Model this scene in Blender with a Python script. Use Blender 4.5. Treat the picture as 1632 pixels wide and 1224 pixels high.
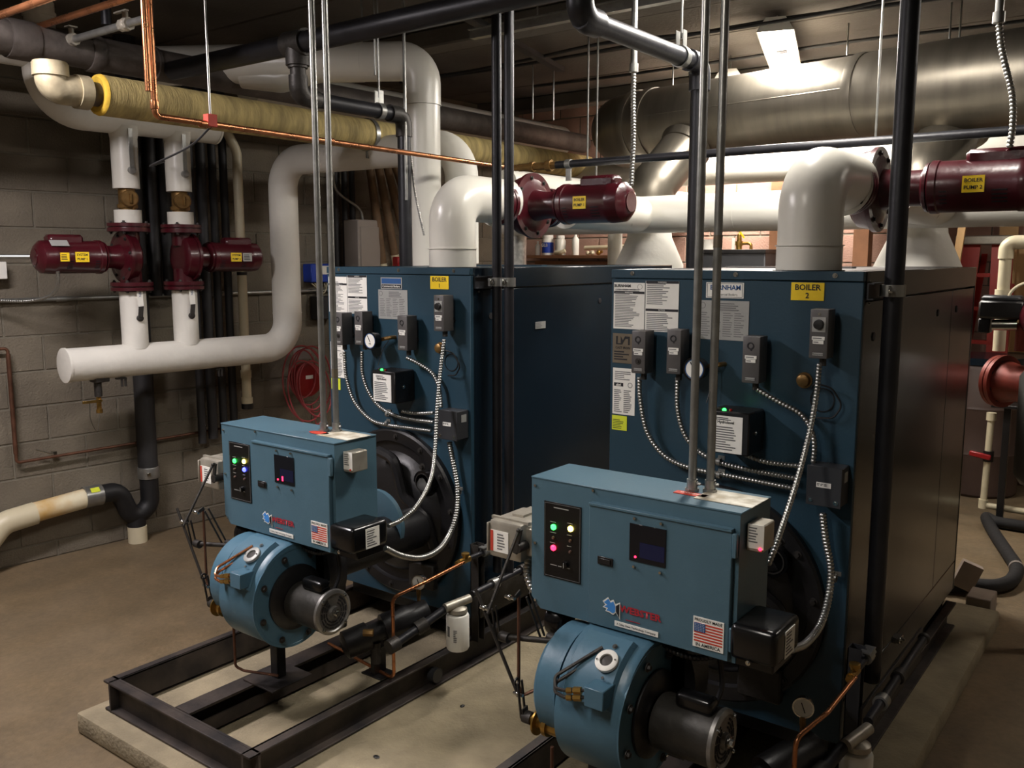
import bpy, bmesh, math, random
from mathutils import Vector, Matrix
random.seed(4)
for o in list(bpy.data.objects): bpy.data.objects.remove(o)
SC = bpy.context.scene
COL = SC.collection
PI = math.pi
V = Vector
LR = lambda n: ('left', 'right')[n-1]

# ------------------------------------------------------------------ camera
CAMZ, FPX, PITCH, YAW = 1.73, 1429.0, math.radians(8.0), math.radians(37.07)
cd = bpy.data.cameras.new('camera'); cam = bpy.data.objects.new('camera', cd); COL.objects.link(cam)
cam.location = (0, 0, CAMZ); cam.rotation_euler = (PI/2 - PITCH, 0, YAW)
cd.sensor_width = 36; cd.lens = FPX/1632*36; cd.clip_start = .02; cd.clip_end = 60
SC.camera = cam
# ------------------------------------------------------------------ world + exposure
w = bpy.data.worlds.new('world'); SC.world = w; w.use_nodes = True
w.node_tree.nodes['Background'].inputs[0].default_value = (.9, .85, .8, 1)
w.node_tree.nodes['Background'].inputs[1].default_value = .045
SC.view_settings.view_transform = 'Standard'; SC.view_settings.look = 'None'
SC.view_settings.exposure = 0.22; SC.view_settings.gamma = 1; SC.view_settings.use_curve_mapping = False
# lamp brightness: (x, y, z, watts, turn, colour) of each fluorescent fixture, the last two added for their light
LAMPS = [
    (-2.02, 5.28, 2.93, 95, .30, (1, .95, .88)),
    (-1.30, 3.42, 2.93, 48, .30, (1, .95, .88)),
    (-3.45, 0.90, 2.88, 70, 0.0, (1, .93, .96)),
    (-1.20, 0.20, 2.86, 17, 0.0, (1, .95, .88)),
    (.70, 5.00, 2.90, 16, 0.0, (1, .90, .80)),  # added out of view to brighten the dark right rear
    (-2.60, 6.02, 2.86, 45, 0.3, (1, .92, .82)),  # added behind the breeching to light the rear wall and shelf
]

# ------------------------------------------------------------------ view geometry: turn a measured pixel into a point on a known plane
_F = V((-math.sin(YAW)*math.cos(PITCH), math.cos(YAW)*math.cos(PITCH), -math.sin(PITCH)))
_R = V((math.cos(YAW), math.sin(YAW), 0)); _U = _R.cross(_F)
def PX(px, py, x=None, y=None, z=None):
    d = _R*((px-816)/FPX) + _U*(-(py-612)/FPX) + _F
    t = x/d.x if x is not None else y/d.y if y is not None else (z-CAMZ)/d.z
    return V((0, 0, CAMZ)) + d*t
WN = V((1, -.085, 0)).normalized(); WD = V((.085, 1, 0)).normalized(); WP = V((-5.2, 2.2, 0))
def PW(px, py, off):
    d = _R*((px-816)/FPX) + _U*(-(py-612)/FPX) + _F; C = V((0, 0, CAMZ))
    return C + d*(((WP+WN*off)-C).dot(WN)/d.dot(WN))

# ------------------------------------------------------------------ materials
def lin(h):
    h = h.lstrip('#'); c = [int(h[i:i+2], 16)/255 for i in (0, 2, 4)]
    return tuple(x/12.92 if x <= .04045 else ((x+.055)/1.055)**2.4 for x in c) + (1,)
def mat(name, col, rough=.5, metal=0, var=.0, vscale=8, bump=0, bscale=60, emit=None, es=0, rnd=0, coat=0, col2=None, stretch=None):
    m = bpy.data.materials.new(name); m.use_nodes = True; nt = m.node_tree; b = nt.nodes['Principled BSDF']
    c = lin(col); b.inputs['Base Color'].default_value = c
    b.inputs['Roughness'].default_value = rough; b.inputs['Metallic'].default_value = metal
    if coat: b.inputs['Coat Weight'].default_value = coat; b.inputs['Coat Roughness'].default_value = .12
    L = nt.links
    tc = nt.nodes.new('ShaderNodeTexCoord'); src = tc.outputs['Object']
    if stretch:
        mp = nt.nodes.new('ShaderNodeMapping'); mp.inputs['Scale'].default_value = stretch; L.new(src, mp.inputs[0]); src = mp.outputs[0]
    if var or col2:
        n = nt.nodes.new('ShaderNodeTexNoise'); n.inputs['Scale'].default_value = vscale; n.inputs['Detail'].default_value = 6
        L.new(src, n.inputs['Vector'])
        r = nt.nodes.new('ShaderNodeValToRGB'); L.new(n.outputs[0], r.inputs[0])
        r.color_ramp.elements[0].position = .35; r.color_ramp.elements[1].position = .65
        c2 = lin(col2) if col2 else tuple(x*(1-var) for x in c[:3])+(1,)
        r.color_ramp.elements[0].color = c2; r.color_ramp.elements[1].color = tuple(min(1, x*(1+var*.5)) for x in c[:3])+(1,) if not col2 else c
        out = r.outputs[0]
        if rnd:
            oi = nt.nodes.new('ShaderNodeObjectInfo'); mr = nt.nodes.new('ShaderNodeMapRange')
            mr.inputs[3].default_value = 1-rnd; mr.inputs[4].default_value = 1+rnd*.6; L.new(oi.outputs['Random'], mr.inputs[0])
            mx = nt.nodes.new('ShaderNodeVectorMath'); mx.operation = 'SCALE'; L.new(out, mx.inputs[0]); L.new(mr.outputs[0], mx.inputs['Scale'])
            out = mx.outputs[0]
        L.new(out, b.inputs['Base Color'])
        mr2 = nt.nodes.new('ShaderNodeMapRange'); L.new(n.outputs[0], mr2.inputs[0])
        mr2.inputs[3].default_value = max(0, rough-.07); mr2.inputs[4].default_value = min(1, rough+.07); L.new(mr2.outputs[0], b.inputs['Roughness'])
    if bump:
        n2 = nt.nodes.new('ShaderNodeTexNoise'); n2.inputs['Scale'].default_value = bscale; n2.inputs['Detail'].default_value = 4
        L.new(src, n2.inputs['Vector']); bp = nt.nodes.new('ShaderNodeBump'); bp.inputs['Strength'].default_value = bump
        bp.inputs['Distance'].default_value = .01; L.new(n2.outputs[0], bp.inputs['Height']); L.new(bp.outputs[0], b.inputs['Normal'])
    if emit:
        b.inputs['Emission Color'].default_value = lin(emit); b.inputs['Emission Strength'].default_value = es
    return m
M = dict(
    block=mat('concrete block', '#70685a', .85, 0, .16, 5, .5, 90, rnd=.07),
    mortar=mat('mortar', '#756f62', .95, 0, .1, 20, .4, 120),
    pinkblock=mat('back wall block', '#b39080', .85, 0, .12, 5, .4, 80, rnd=.06),
    plaster=mat('side wall', '#7d776b', .9, 0, .1, 3, .2, 40),
    plank=mat('ceiling plank', '#5c564f', .92, 0, .2, 3, .3, 50, rnd=.06),
    pad=mat('pad concrete', '#94886f', .88, 0, .22, 7, .5, 70),
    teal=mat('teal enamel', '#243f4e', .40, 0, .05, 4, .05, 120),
    tealdark=mat('shaded side and rim teal', '#111e28', .24, 0, .06, 3, .02, 40, coat=.15),  # teal darkened to paint shade on the boiler sides; also one barrel rim
    grayshade=mat('shaded side grey', '#2a2929', .22, 0, .08, 3, .02, 40, coat=.15),  # dark grey paints shade into the sides of the right teal boiler
    blue=mat('blue enamel', '#4a6877', .42, 0, .05, 10, .04, 150),
    bluedrum=mat('blue housing enamel', '#4a6e82', .38, 0, .07, 9, .06, 60),
    black=mat('black paint', '#191819', .38, 0, .1, 12, .08, 80),
    blackgloss=mat('black gloss', '#0d0d0e', .22, 0),
    blackpipe=mat('black steel pipe', '#26262a', .42, .35, .2, 14, .06, 60),
    rubber=mat('black rubber', '#141416', .55, 0, .1, 10, .1, 30),
    channel=mat('black skid steel', '#1d191a', .6, 0, .3, 7, .2, 40, col2='#463d37'),
    white=mat('white pipe jacket', '#d8d5cb', .30, 0, .05, 3, .05, 25),
    whiterough=mat('white canvas jacket', '#dcd9d0', .55, 0, .06, 5, .35, 14),
    pvc=mat('aged white plastic pipe', '#cfc5a8', .4, 0, .08, 6),
    pvcstain=mat('stained plastic pipe', '#e2dabd', .4, 0, 0, 5, col2='#c9a05a'),
    maroon=mat('maroon enamel', '#430f18', .30, 0, .12, 12, .1, 40, coat=.25),
    steel=mat('galvanised conduit', '#9c9c98', .34, .75, .14, 30, .03, 90),
    galv=mat('spangled galvanised sheet', '#b9b9b4', .42, .7, .25, 45),
    flex=mat('flexible steel conduit', '#a9a9a5', .30, .9),
    duct=mat('stainless breeching', '#7d776c', .42, .85, .14, 3, .05, 12, stretch=(6, 1, 1)),
    copper=mat('copper pipe', '#c08058', .28, .9, .2, 14),
    copperold=mat('dull copper pipe', '#6e4c3c', .45, .6, .3, 14),
    brass=mat('brass', '#b08c4a', .30, .9, .2, 20),
    bronze=mat('bronze valve', '#84663c', .4, .7, .25, 30),
    chrome=mat('bright plated steel', '#c4c4c0', .2, 1),
    castgray=mat('dark cast steel', '#3c3936', .5, .5, .2, 20, .15, 70),
    motor=mat('dark grey motor shell', '#35332f', .42, .3, .15, 30, .1, 80),
    bell=mat('aluminium motor end bell', '#8c8a86', .38, .7, .2, 30),
    boxgray=mat('grey control box', '#545150', .45, .1, .08, 10),
    boxgray2=mat('grey junction box', '#3c3d40', .42, .3, .08, 10),
    alum=mat('actuator cast aluminium', '#a9a396', .42, .5, .15, 25, .06, 60),
    paper=mat('white paper label', '#eceae2', .6, 0, .04, 20),
    silver=mat('silver foil label', '#a6a6a2', .45, .2, .05, 20),
    oldpaper=mat('mottled old label', '#dcd9cc', .6, 0, 0, 22, col2='#9d927a'),
    goldplate=mat('bronze foil plate', '#857a69', .4, .5, .1, 15),
    yellow=mat('yellow label', '#f5d01c', .5), lime=mat('lime label', '#d7e23a', .5),
    ink=mat('black ink', '#15151a', .6), grayink=mat('grey ink', '#6c6c6c', .6), redink=mat('red ink', '#a8202c', .6),
    blueink=mat('blue ink', '#1f4f86', .6), cyanink=mat('light blue ink', '#3f86cf', .6), redlab=mat('red label', '#c0402f', .6),
    panelblack=mat('black panel face', '#0c0c0d', .35), glass=mat('dark window pane', '#10131a', .12, 0),
    insul=mat('yellowed fibre insulation', '#b6a36c', .8, 0, .35, 7, .4, 30, stretch=(1, 4, 1)),
    insulend=mat('raw yellow insulation', '#d9b23c', .9, 0, .2, 30),
    oldpipe=mat('old grey iron pipe', '#5b544f', .6, .2, .35, 9, .3, 40),
    oldpipe2=mat('painted cast fitting', '#b3a78a', .5, .2, .3, 12, .2, 40),
    red=mat('red fibreglass', '#b02a1c', .45, 0, .08, 10), redp=mat('red plastic', '#8e1418', .4),
    cord=mat('dull red cord', '#a04448', .5), redflange=mat('red iron pipe', '#7a2c1f', .5, .2, .25, 12, .1, 40),
    bluep=mat('blue plastic', '#1d3fa6', .4), barrel=mat('brown plastic barrel', '#4b3a33', .5, 0, .15, 5),
    wood=mat('brown wood', '#8a5f41', .7, 0, .2, 6, .2, 30), woodpale=mat('pale plywood', '#d9b07a', .7, 0, .12, 5),
    card=mat('cardboard', '#b08a5e', .8, 0, .1, 8), brownpipe=mat('brown wrapped pipe', '#6a5239', .75, 0, .25, 9, .3, 30),
    darkpipe=mat('dark painted pipe', '#2b2a2b', .6, .1, .25, 6, .1, 40), tank=mat('pale grey tank', '#8e8b86', .45, 0, .1, 5),
    greybox=mat('beige grey cabinet', '#8b837c', .5, 0, .06, 6), lampwhite=mat('lamp housing', '#c9c6bd', .4),
    tube=mat('fluorescent diffuser', '#ffffff', .5, 0, emit='#fff4ea', es=22),
    led_g=mat('green lamp', '#20d040', .3, emit='#30ff50', es=6), led_y=mat('yellow lamp', '#ffe060', .3, emit='#ffe65a', es=9),
    led_b=mat('blue lamp', '#3040ff', .3, emit='#3a40ff', es=9), led_r=mat('red lamp', '#ff2040', .3, emit='#ff2040', es=7),
    led_off=mat('unlit lamp', '#6a5248', .3), dimblue=mat('dim blue display', '#10131f', .2, emit='#142058', es=.12),
    foam=mat('black foam hose', '#1b1a1b', .8, 0, .1, 10, .2, 30), tan=mat('tan block', '#93867a', .8, 0, .15, 10),
)
# floor: tan concrete with a broad brown damp stain, a rust bloom by the drain and fine grain
fm = bpy.data.materials.new('floor concrete'); fm.use_nodes = True
nt = fm.node_tree; L = nt.links; b = nt.nodes['Principled BSDF']
tc = nt.nodes.new('ShaderNodeTexCoord')
def noise(scale, det=6, dist=0.0):
    n = nt.nodes.new('ShaderNodeTexNoise'); n.inputs['Scale'].default_value = scale; n.inputs['Detail'].default_value = det
    n.inputs['Distortion'].default_value = dist; L.new(tc.outputs['Object'], n.inputs['Vector']); return n.outputs[0]
def ramp(src, p0, p1, c0=(0, 0, 0, 1), c1=(1, 1, 1, 1)):
    r = nt.nodes.new('ShaderNodeValToRGB'); L.new(src, r.inputs[0]); e = r.color_ramp.elements
    e[0].position = p0; e[1].position = p1; e[0].color = c0; e[1].color = c1; return r.outputs[0]
def mix(fac, a, bb):
    m = nt.nodes.new('ShaderNodeMix'); m.data_type = 'RGBA'
    if hasattr(fac, 'node'): L.new(fac, m.inputs[0])
    else: m.inputs[0].default_value = fac
    for i, s in ((6, a), (7, bb)):
        if hasattr(s, 'node'): L.new(s, m.inputs[i])
        else: m.inputs[i].default_value = s
    return m.outputs[2]
def blob(cx, cy, r0, r1, wob):
    mp = nt.nodes.new('ShaderNodeMapping'); mp.inputs['Location'].default_value = (-cx, -cy, 0); L.new(tc.outputs['Object'], mp.inputs[0])
    ln = nt.nodes.new('ShaderNodeVectorMath'); ln.operation = 'LENGTH'; L.new(mp.outputs[0], ln.inputs[0])
    ad = nt.nodes.new('ShaderNodeMath'); ad.operation = 'MULTIPLY_ADD'; L.new(noise(2.2, 5, .4), ad.inputs[0]); ad.inputs[1].default_value = wob
    L.new(ln.outputs['Value'], ad.inputs[2])
    return ramp(ad.outputs[0], r0, r1, (1, 1, 1, 1), (0, 0, 0, 1))
base = mix(ramp(noise(3), .3, .7), lin('#a39579'), lin('#8f8167'))
c = mix(blob(-4.2, 1.6, 1.25, 1.33, .9), base, mix(ramp(noise(5), .3, .7), lin('#6f604a'), lin('#7f6d53')))
c = mix(blob(-4.5, 2.55, .2, 1.0, .8), c, lin('#8d5f3c'))
mlt = nt.nodes.new('ShaderNodeMix'); mlt.data_type = 'RGBA'; mlt.blend_type = 'MULTIPLY'; mlt.inputs[0].default_value = .5
L.new(c, mlt.inputs[6]); L.new(ramp(noise(38, 8), .25, .7, (.55, .55, .55, 1)), mlt.inputs[7])
L.new(mlt.outputs[2], b.inputs['Base Color'])
L.new(ramp(noise(4), .3, .7, (.42, .42, .42, 1), (.75, .75, .75, 1)), b.inputs['Roughness'])
bp = nt.nodes.new('ShaderNodeBump'); bp.inputs['Strength'].default_value = .25; bp.inputs['Distance'].default_value = .01
L.new(noise(60, 6), bp.inputs['Height']); L.new(bp.outputs[0], b.inputs['Normal'])
M['floor'] = fm

# ------------------------------------------------------------------ mesh builder
def frame(d):
    d = V(d).normalized(); a = V((0, 0, 1)) if abs(d.z) < .9 else V((1, 0, 0))
    u = a.cross(d).normalized(); return u, d.cross(u).normalized(), d
class MB:
    def __init__(s): s.bm = bmesh.new()
    def box(s, a, b, bev=0, seg=1):
        a, b = V(a), V(b); lo = [min(a[i], b[i]) for i in range(3)]; hi = [max(a[i], b[i]) for i in range(3)]
        vs = [s.bm.verts.new((x, y, z)) for x in (lo[0], hi[0]) for y in (lo[1], hi[1]) for z in (lo[2], hi[2])]
        fs = [s.bm.faces.new([vs[i] for i in f]) for f in ((0, 1, 3, 2), (4, 6, 7, 5), (0, 4, 5, 1), (2, 3, 7, 6), (0, 2, 6, 4), (1, 5, 7, 3))]
        if bev:
            es = {e for f in fs for e in f.edges}
            bmesh.ops.bevel(s.bm, geom=list(es), offset=bev, segments=seg, affect='EDGES', profile=.5)
        return s
    def obox(s, c, n, w, h, d, up=(0, 0, 1), bev=0):
        # box centred at c, w along x = up x n, h along up, depth d along n
        n = V(n).normalized(); up = V(up); x = up.cross(n).normalized(); up = n.cross(x)
        old = set(s.bm.verts); s.box((-w/2, -h/2, -d/2), (w/2, h/2, d/2), bev)
        for v in [v for v in s.bm.verts if v not in old]:
            q = v.co.copy(); v.co = V(c) + x*q.x + up*q.y + n*q.z
        return s
    def ring(s, c, u, v, r, seg): return [s.bm.verts.new(V(c)+u*(r*math.cos(2*PI*i/seg))+v*(r*math.sin(2*PI*i/seg))) for i in range(seg)]
    def skin(s, rings, cap0=True, cap1=True):
        for a, b in zip(rings, rings[1:]):
            n = len(a)
            for i in range(n): s.bm.faces.new((a[i], a[(i+1) % n], b[(i+1) % n], b[i]))
        if cap0: s.bm.faces.new(rings[0][::-1])
        if cap1: s.bm.faces.new(rings[-1])
        return s
    def cyl(s, a, b, r, r2=None, seg=20, caps=True):
        a, b = V(a), V(b); u, v, d = frame(b-a); r2 = r if r2 is None else r2
        return s.skin([s.ring(a, u, v, r, seg), s.ring(b, u, v, r2, seg)], caps, caps)
    def lathe(s, o, d, prof, seg=28, cap=True):
        o = V(o); u, v, d = frame(d)
        rg = [s.ring(o+d*t, u, v, max(r, 1e-4), seg) for t, r in prof]
        if len(prof) == 4 and prof[0][1] > prof[3][1] > .004 and abs(prof[0][0]-prof[3][0]) < .0035 and prof[1][0] > prof[0][0]:
            return s.skin(rg+[rg[0]], False, False)      # a closed annular band
        return s.skin(rg, cap, cap)
    def path(s, pts, fil=0, nf=6):
        pts = [V(p) for p in pts]
        if not fil: return pts
        out = [pts[0]]
        for i in range(1, len(pts)-1):
            p0, p, p1 = pts[i-1], pts[i], pts[i+1]; a = (p0-p); b = (p1-p)
            ang = a.angle(b, PI)
            if ang > PI-.02: out.append(p); continue
            t = min(fil/math.tan(ang/2), a.length*.499, b.length*.499); r = t*math.tan(ang/2)
            a.normalize(); b.normalize(); A = p+a*t; B = p+b*t; C = p+(a+b).normalized()*(r/math.sin(ang/2))
            va, vb = A-C, B-C; om = va.angle(vb)
            for k in range(nf+1):
                f = k/nf; out.append(C+(va*math.sin((1-f)*om)+vb*math.sin(f*om))/math.sin(om))
        out.append(pts[-1]); return out
    def tube(s, pts, r, seg=14, fil=0, nf=7, cap=True, rad=None, close=False):
        pts = s.path(pts, fil, nf); n = len(pts)
        T = [(pts[min(i+1, n-1)]-pts[max(i-1, 0)]).normalized() for i in range(n)]
        u, v, _ = frame(T[0]); rings = []
        for i in range(n):
            if i:
                u = (u-T[i]*u.dot(T[i])).normalized(); v = T[i].cross(u)
            k = 1.0
            if 0 < i < n-1:
                cs = (pts[i]-pts[i-1]).normalized().dot(T[i]); k = 1
            rr = rad(i/(n-1)) if rad else r
            rings.append(s.ring(pts[i], u, v, rr*k, seg))
        return s.skin(rings, cap, cap)
    def flex(s, pts, r, pitch=.0105, seg=10, amp=.24):
        p = catmull(pts); L_ = [0]
        for a, b in zip(p, p[1:]): L_.append(L_[-1]+(b-a).length)
        tot = L_[-1]; n = max(2, int(tot/pitch)); out = []; rs = []; j = 0
        for k in range(n*4+1):
            d = tot*k/(n*4)
            while j < len(L_)-2 and L_[j+1] < d: j += 1
            f = (d-L_[j])/max(1e-9, L_[j+1]-L_[j]); out.append(p[j].lerp(p[j+1], min(1, f)))
            rs.append(r*(1-amp if k % 4 == 0 else 1 if k % 4 == 2 else 1-amp*.25))
        it = iter(rs); tl = rs; m = len(out)-1
        return s.tube(out, r, seg, rad=lambda t: tl[int(round(t*m))])
    def prism(s, poly, o, x, y, d):
        # polygon in plane (x,y) at o extruded by vector d
        x, y, o, d = V(x), V(y), V(o), V(d)
        a = [s.bm.verts.new(o+x*p[0]+y*p[1]) for p in poly]; b = [s.bm.verts.new(v.co+d) for v in a]; n = len(a)
        s.bm.faces.new(a[::-1]); s.bm.faces.new(b)
        for i in range(n): s.bm.faces.new((a[i], a[(i+1) % n], b[(i+1) % n], b[i]))
        return s
    def bolt(s, p, d, r=.009, h=.008, washer=True):
        p = V(p); d = V(d).normalized()
        if washer: s.cyl(p, p+d*h*.3, r*1.5, seg=12)
        s.cyl(p, p+d*h*1.2, r, r*.85, seg=6)
        return s
    def ball(s, c, r, u=14, v=9, sc=(1, 1, 1)):
        bmesh.ops.create_uvsphere(s.bm, u_segments=u, v_segments=v, radius=r, matrix=Matrix.Translation(V(c)) @ Matrix.Diagonal((*sc, 1)))
        return s
def catmull(pts, k=10):
    p = [V(q) for q in pts]; p = [p[0]*2-p[1]]+p+[p[-1]*2-p[-2]]; out = []
    for i in range(1, len(p)-2):
        for j in range(k):
            t = j/k; out.append(.5*((2*p[i])+(-p[i-1]+p[i+1])*t+(2*p[i-1]-5*p[i]+4*p[i+1]-p[i+2])*t*t+(-p[i-1]+3*p[i]-3*p[i+1]+p[i+2])*t**3))
    out.append(p[-2]); return out
ORG = {}
FLAT = ('outline', 'bar', 'stripe', 'star', 'print', 'mark', 'seal', 'emblem', 'symbol', 'wire', 'slot', 'band', 'dot', 'hole')
def clusters(bm):
    bm.verts.index_update(); bm.verts.ensure_lookup_table(); seen = set(); comps = []
    for v in bm.verts:
        if v in seen: continue
        st = [v]; seen.add(v); c = []
        while st:
            q = st.pop(); c.append(q)
            for e in q.link_edges:
                w_ = e.other_vert(q)
                if w_ not in seen: seen.add(w_); st.append(w_)
        comps.append([c, [min(x.co[i] for x in c)-.0015 for i in range(3)], [max(x.co[i] for x in c)+.0015 for i in range(3)]])
    go = True
    while go:
        go = False
        for i in range(len(comps)):
            for j in range(i+1, len(comps)):
                a, b = comps[i], comps[j]
                if all(a[1][k] <= b[2][k] and b[1][k] <= a[2][k] for k in range(3)):
                    comps[i] = [a[0]+b[0], [min(a[1][k], b[1][k]) for k in range(3)], [max(a[2][k], b[2][k]) for k in range(3)]]
                    comps.pop(j); go = True; break
            if go: break
    return comps
def depth(o):
    d = 1
    while o.parent: o = o.parent; d += 1
    return d
def O(name, mb, m, parent=None, label=None, cat=None, group=None, kind=None, sharp=38):
    bm = mb.bm if isinstance(mb, MB) else mb
    while parent and depth(parent) >= 3: parent = parent.parent
    if parent and not kind and not isinstance(parent, str):
        if any(name.rstrip('s').endswith(f) for f in FLAT):
            if len(bm.verts) < 4000 and len(clusters(bm)) > 1: kind = 'stuff'
        elif len(bm.verts) < 4000:
            cl = clusters(bm)
            if len(cl) > 1:
                nm = name[:-1] if name.endswith('s') and not name.endswith('ss') else name
                for w1 in ('bolt', 'screw'):
                    if nm.endswith(w1): nm = w1
                first = None
                for c in cl:
                    b2 = bm.copy(); keep = {v.index for v in c[0]}
                    b2.verts.ensure_lookup_table()
                    bmesh.ops.delete(b2, geom=[v for v in b2.verts if v.index not in keep], context='VERTS')
                    o = O(nm, b2, m, parent, label, sharp=sharp); first = first or o
                bm.free(); return first
    if parent: org = ORG[parent.name]
    else:
        lo = [min(v.co[i] for v in bm.verts) for i in range(3)]; hi = [max(v.co[i] for v in bm.verts) for i in range(3)]
        org = V(((lo[0]+hi[0])/2, (lo[1]+hi[1])/2, lo[2]))
    bmesh.ops.recalc_face_normals(bm, faces=bm.faces)
    bmesh.ops.translate(bm, verts=bm.verts, vec=-org)
    me = bpy.data.meshes.new(name); bm.to_mesh(me); bm.free(); me.materials.append(M[m])
    for p in me.polygons: p.use_smooth = True
    me.set_sharp_from_angle(angle=math.radians(sharp))
    o = bpy.data.objects.new(name, me); COL.objects.link(o)
    if parent: o.parent = parent
    else: o.location = org
    ORG[o.name] = org
    tag(o, label, cat, group, kind); return o
def tag(o, label=None, cat=None, group=None, kind=None):
    if label: o['label'] = label
    if cat: o['category'] = cat
    if group: o['group'] = group
    if kind: o['kind'] = kind
    return o
def T(name, loc, label, cat, group=None):
    o = bpy.data.objects.new(name, None); COL.objects.link(o); o.location = loc; o.empty_display_size = .05
    ORG[o.name] = V(loc); return tag(o, label, cat, group)
def TXT(s, size, c, n, m, parent, up=(0, 0, 1), name='lettering', label=None, sx=1, bold=0):
    while depth(parent) >= 3: parent = parent.parent
    cu = bpy.data.curves.new('t', 'FONT'); cu.body = s; cu.size = size; cu.align_x = 'CENTER'; cu.align_y = 'CENTER'; cu.offset = bold*size
    cu.resolution_u = 2
    to = bpy.data.objects.new('t', cu); COL.objects.link(to); dg = bpy.context.evaluated_depsgraph_get()
    me = bpy.data.meshes.new_from_object(to.evaluated_get(dg)); bpy.data.objects.remove(to)
    n = V(n).normalized(); up = V(up); x = up.cross(n).normalized(); up = n.cross(x)
    for v in me.vertices: v.co = V(c)-ORG[parent.name] + x*v.co.x*sx + up*v.co.y + n*0.0
    me.materials.clear(); me.materials.append(M[m])
    o = bpy.data.objects.new(name, me); COL.objects.link(o); o.parent = parent; ORG[o.name] = ORG[parent.name]
    return tag(o, label)
def STK(parent, name, c, n, w, h, m, texts=(), up=(0, 0, 1), d=.0016, label=None):
    # a flat printed label: texts = (string, size, du, dv, material, bold, widen)
    n = V(n).normalized(); upv = V(up); x = upv.cross(n).normalized(); upv = n.cross(x); c = V(c)
    st = O(name, MB().obox(c, n, w, h, d, up), m, parent, label)
    for t in texts:
        s_, sz, du, dv, mm = t[:5]; bd = t[5] if len(t) > 5 else 0; sx = t[6] if len(t) > 6 else 1
        TXT(s_, sz, c+x*du+upv*dv+n*(d/2+.0008), n, mm, st, up, sx=sx, bold=bd)
    return st
def LINES(parent, c, n, w, h, rows, m='grayink', up=(0, 0, 1), d=.0018, seed=0, fill=.45, cols=1):
    # ragged rows of small print, too small to read
    rd = random.Random(seed); n = V(n).normalized(); upv = V(up); x = upv.cross(n).normalized(); upv = n.cross(x); mb = MB(); c = V(c)
    for i in range(rows):
        for k in range(cols):
            cw = w/cols*.88; ww = cw*rd.uniform(.55, 1); q = c + upv*(h/2-(i+.5)*h/rows) + x*(-w/2+k*w/cols+ww/2)
            mb.obox(q+n*d*.6, n, ww, h/rows*fill, .0006, up)
    return O('small_print', mb, m, parent, kind='stuff')

X_, Y_, Z_ = V((1, 0, 0)), V((0, 1, 0)), V((0, 0, 1))

# ================================================================== THE ROOM
O('floor', MB().box((-6.2, -2.2, -.1), (2.6, 9.0, 0)), 'floor', kind='structure')
CE = 3.0
ceil = O('ceiling', MB().box((-6.2, -2.2, CE+.02), (2.6, 9.0, CE+.2)), 'mortar', kind='structure')
y = -2.2; me = None
while y < 8.9:
    if me is None:
        pl = O('ceiling_plank', MB().box((-6.2, 0, CE), (2.6, .59, CE+.05), .008), 'plank', ceil); me = pl
    else:
        pl = me.copy(); COL.objects.link(pl); pl.parent = ceil
    pl.location = (0, y, 0); y += .6
# beams crossing the ceiling
for i, yy in enumerate((3.9, 5.98)):
    tr = O('trim_%d' % (i+1), MB().box((-5.4, yy, CE-.10), (2.2, yy+.16, CE), .01), 'plank', kind='structure')
# left wall of concrete blocks
def wp(s, off, z): return WP + WD*(s-2.2)*1.0036 + WN*off + V((0, 0, z))
def wallslab(name, s0, s1, off0, off1, z0, z1, m, kind='structure'):
    mb = MB(); a, b2, c2, d2 = wp(s0, off0, z0), wp(s1, off0, z0), wp(s1, off1, z0), wp(s0, off1, z0)
    vs = [mb.bm.verts.new(p) for p in (a, b2, c2, d2)]; vt = [mb.bm.verts.new(p+V((0, 0, z1-z0))) for p in (a, b2, c2, d2)]
    mb.bm.faces.new(vs); mb.bm.faces.new(vt)
    for i in range(4): mb.bm.faces.new((vs[i], vs[(i+1) % 4], vt[(i+1) % 4], vt[i]))
    return O(name, mb, m, kind=kind)
wl = wallslab('wall_left', -2.2, 9.0, -.16, -.006, 0, CE, 'mortar')
def blocks(par, org, dx, dn, s0, s1, m, zstart=.096, joint=None):
    proto = {}
    r = 0; z = zstart-.2
    while z < CE-.01:
        off = joint if r % 2 else joint+.2
        s = s0-((s0-off) % .4)-.0
        while s < s1:
            a, b3 = max(s, s0), min(s+.4, s1); z0, z1 = max(z, 0), min(z+.2, CE)
            if b3-a > .03:
                k = (round(b3-a, 3), round(z1-z0, 3))
                if k not in proto:
                    mb = MB(); mb.box((.005, -.02, .005), (k[0]-.005, .0, k[1]-.005), .003)
                    for v in mb.bm.verts:
                        q = v.co.copy(); v.co = dx*q.x + dn*q.y + Z_*q.z
                    me_ = bpy.data.meshes.new('block'); bmesh.ops.recalc_face_normals(mb.bm, faces=mb.bm.faces); mb.bm.to_mesh(me_); mb.bm.free(); me_.materials.append(M[m]); proto[k] = me_
                o = bpy.data.objects.new('block', proto[k]); COL.objects.link(o); o.parent = par
                o.location = org + dx*a + Z_*z0 - ORG[par.name] + dn*random.uniform(-.0015, .0015)
            s += .4
        z += .2; r += 1
blocks(wl, WP-WD*2.2, WD, WN, 1.3, 6.65, 'block', joint=2.643)
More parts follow.
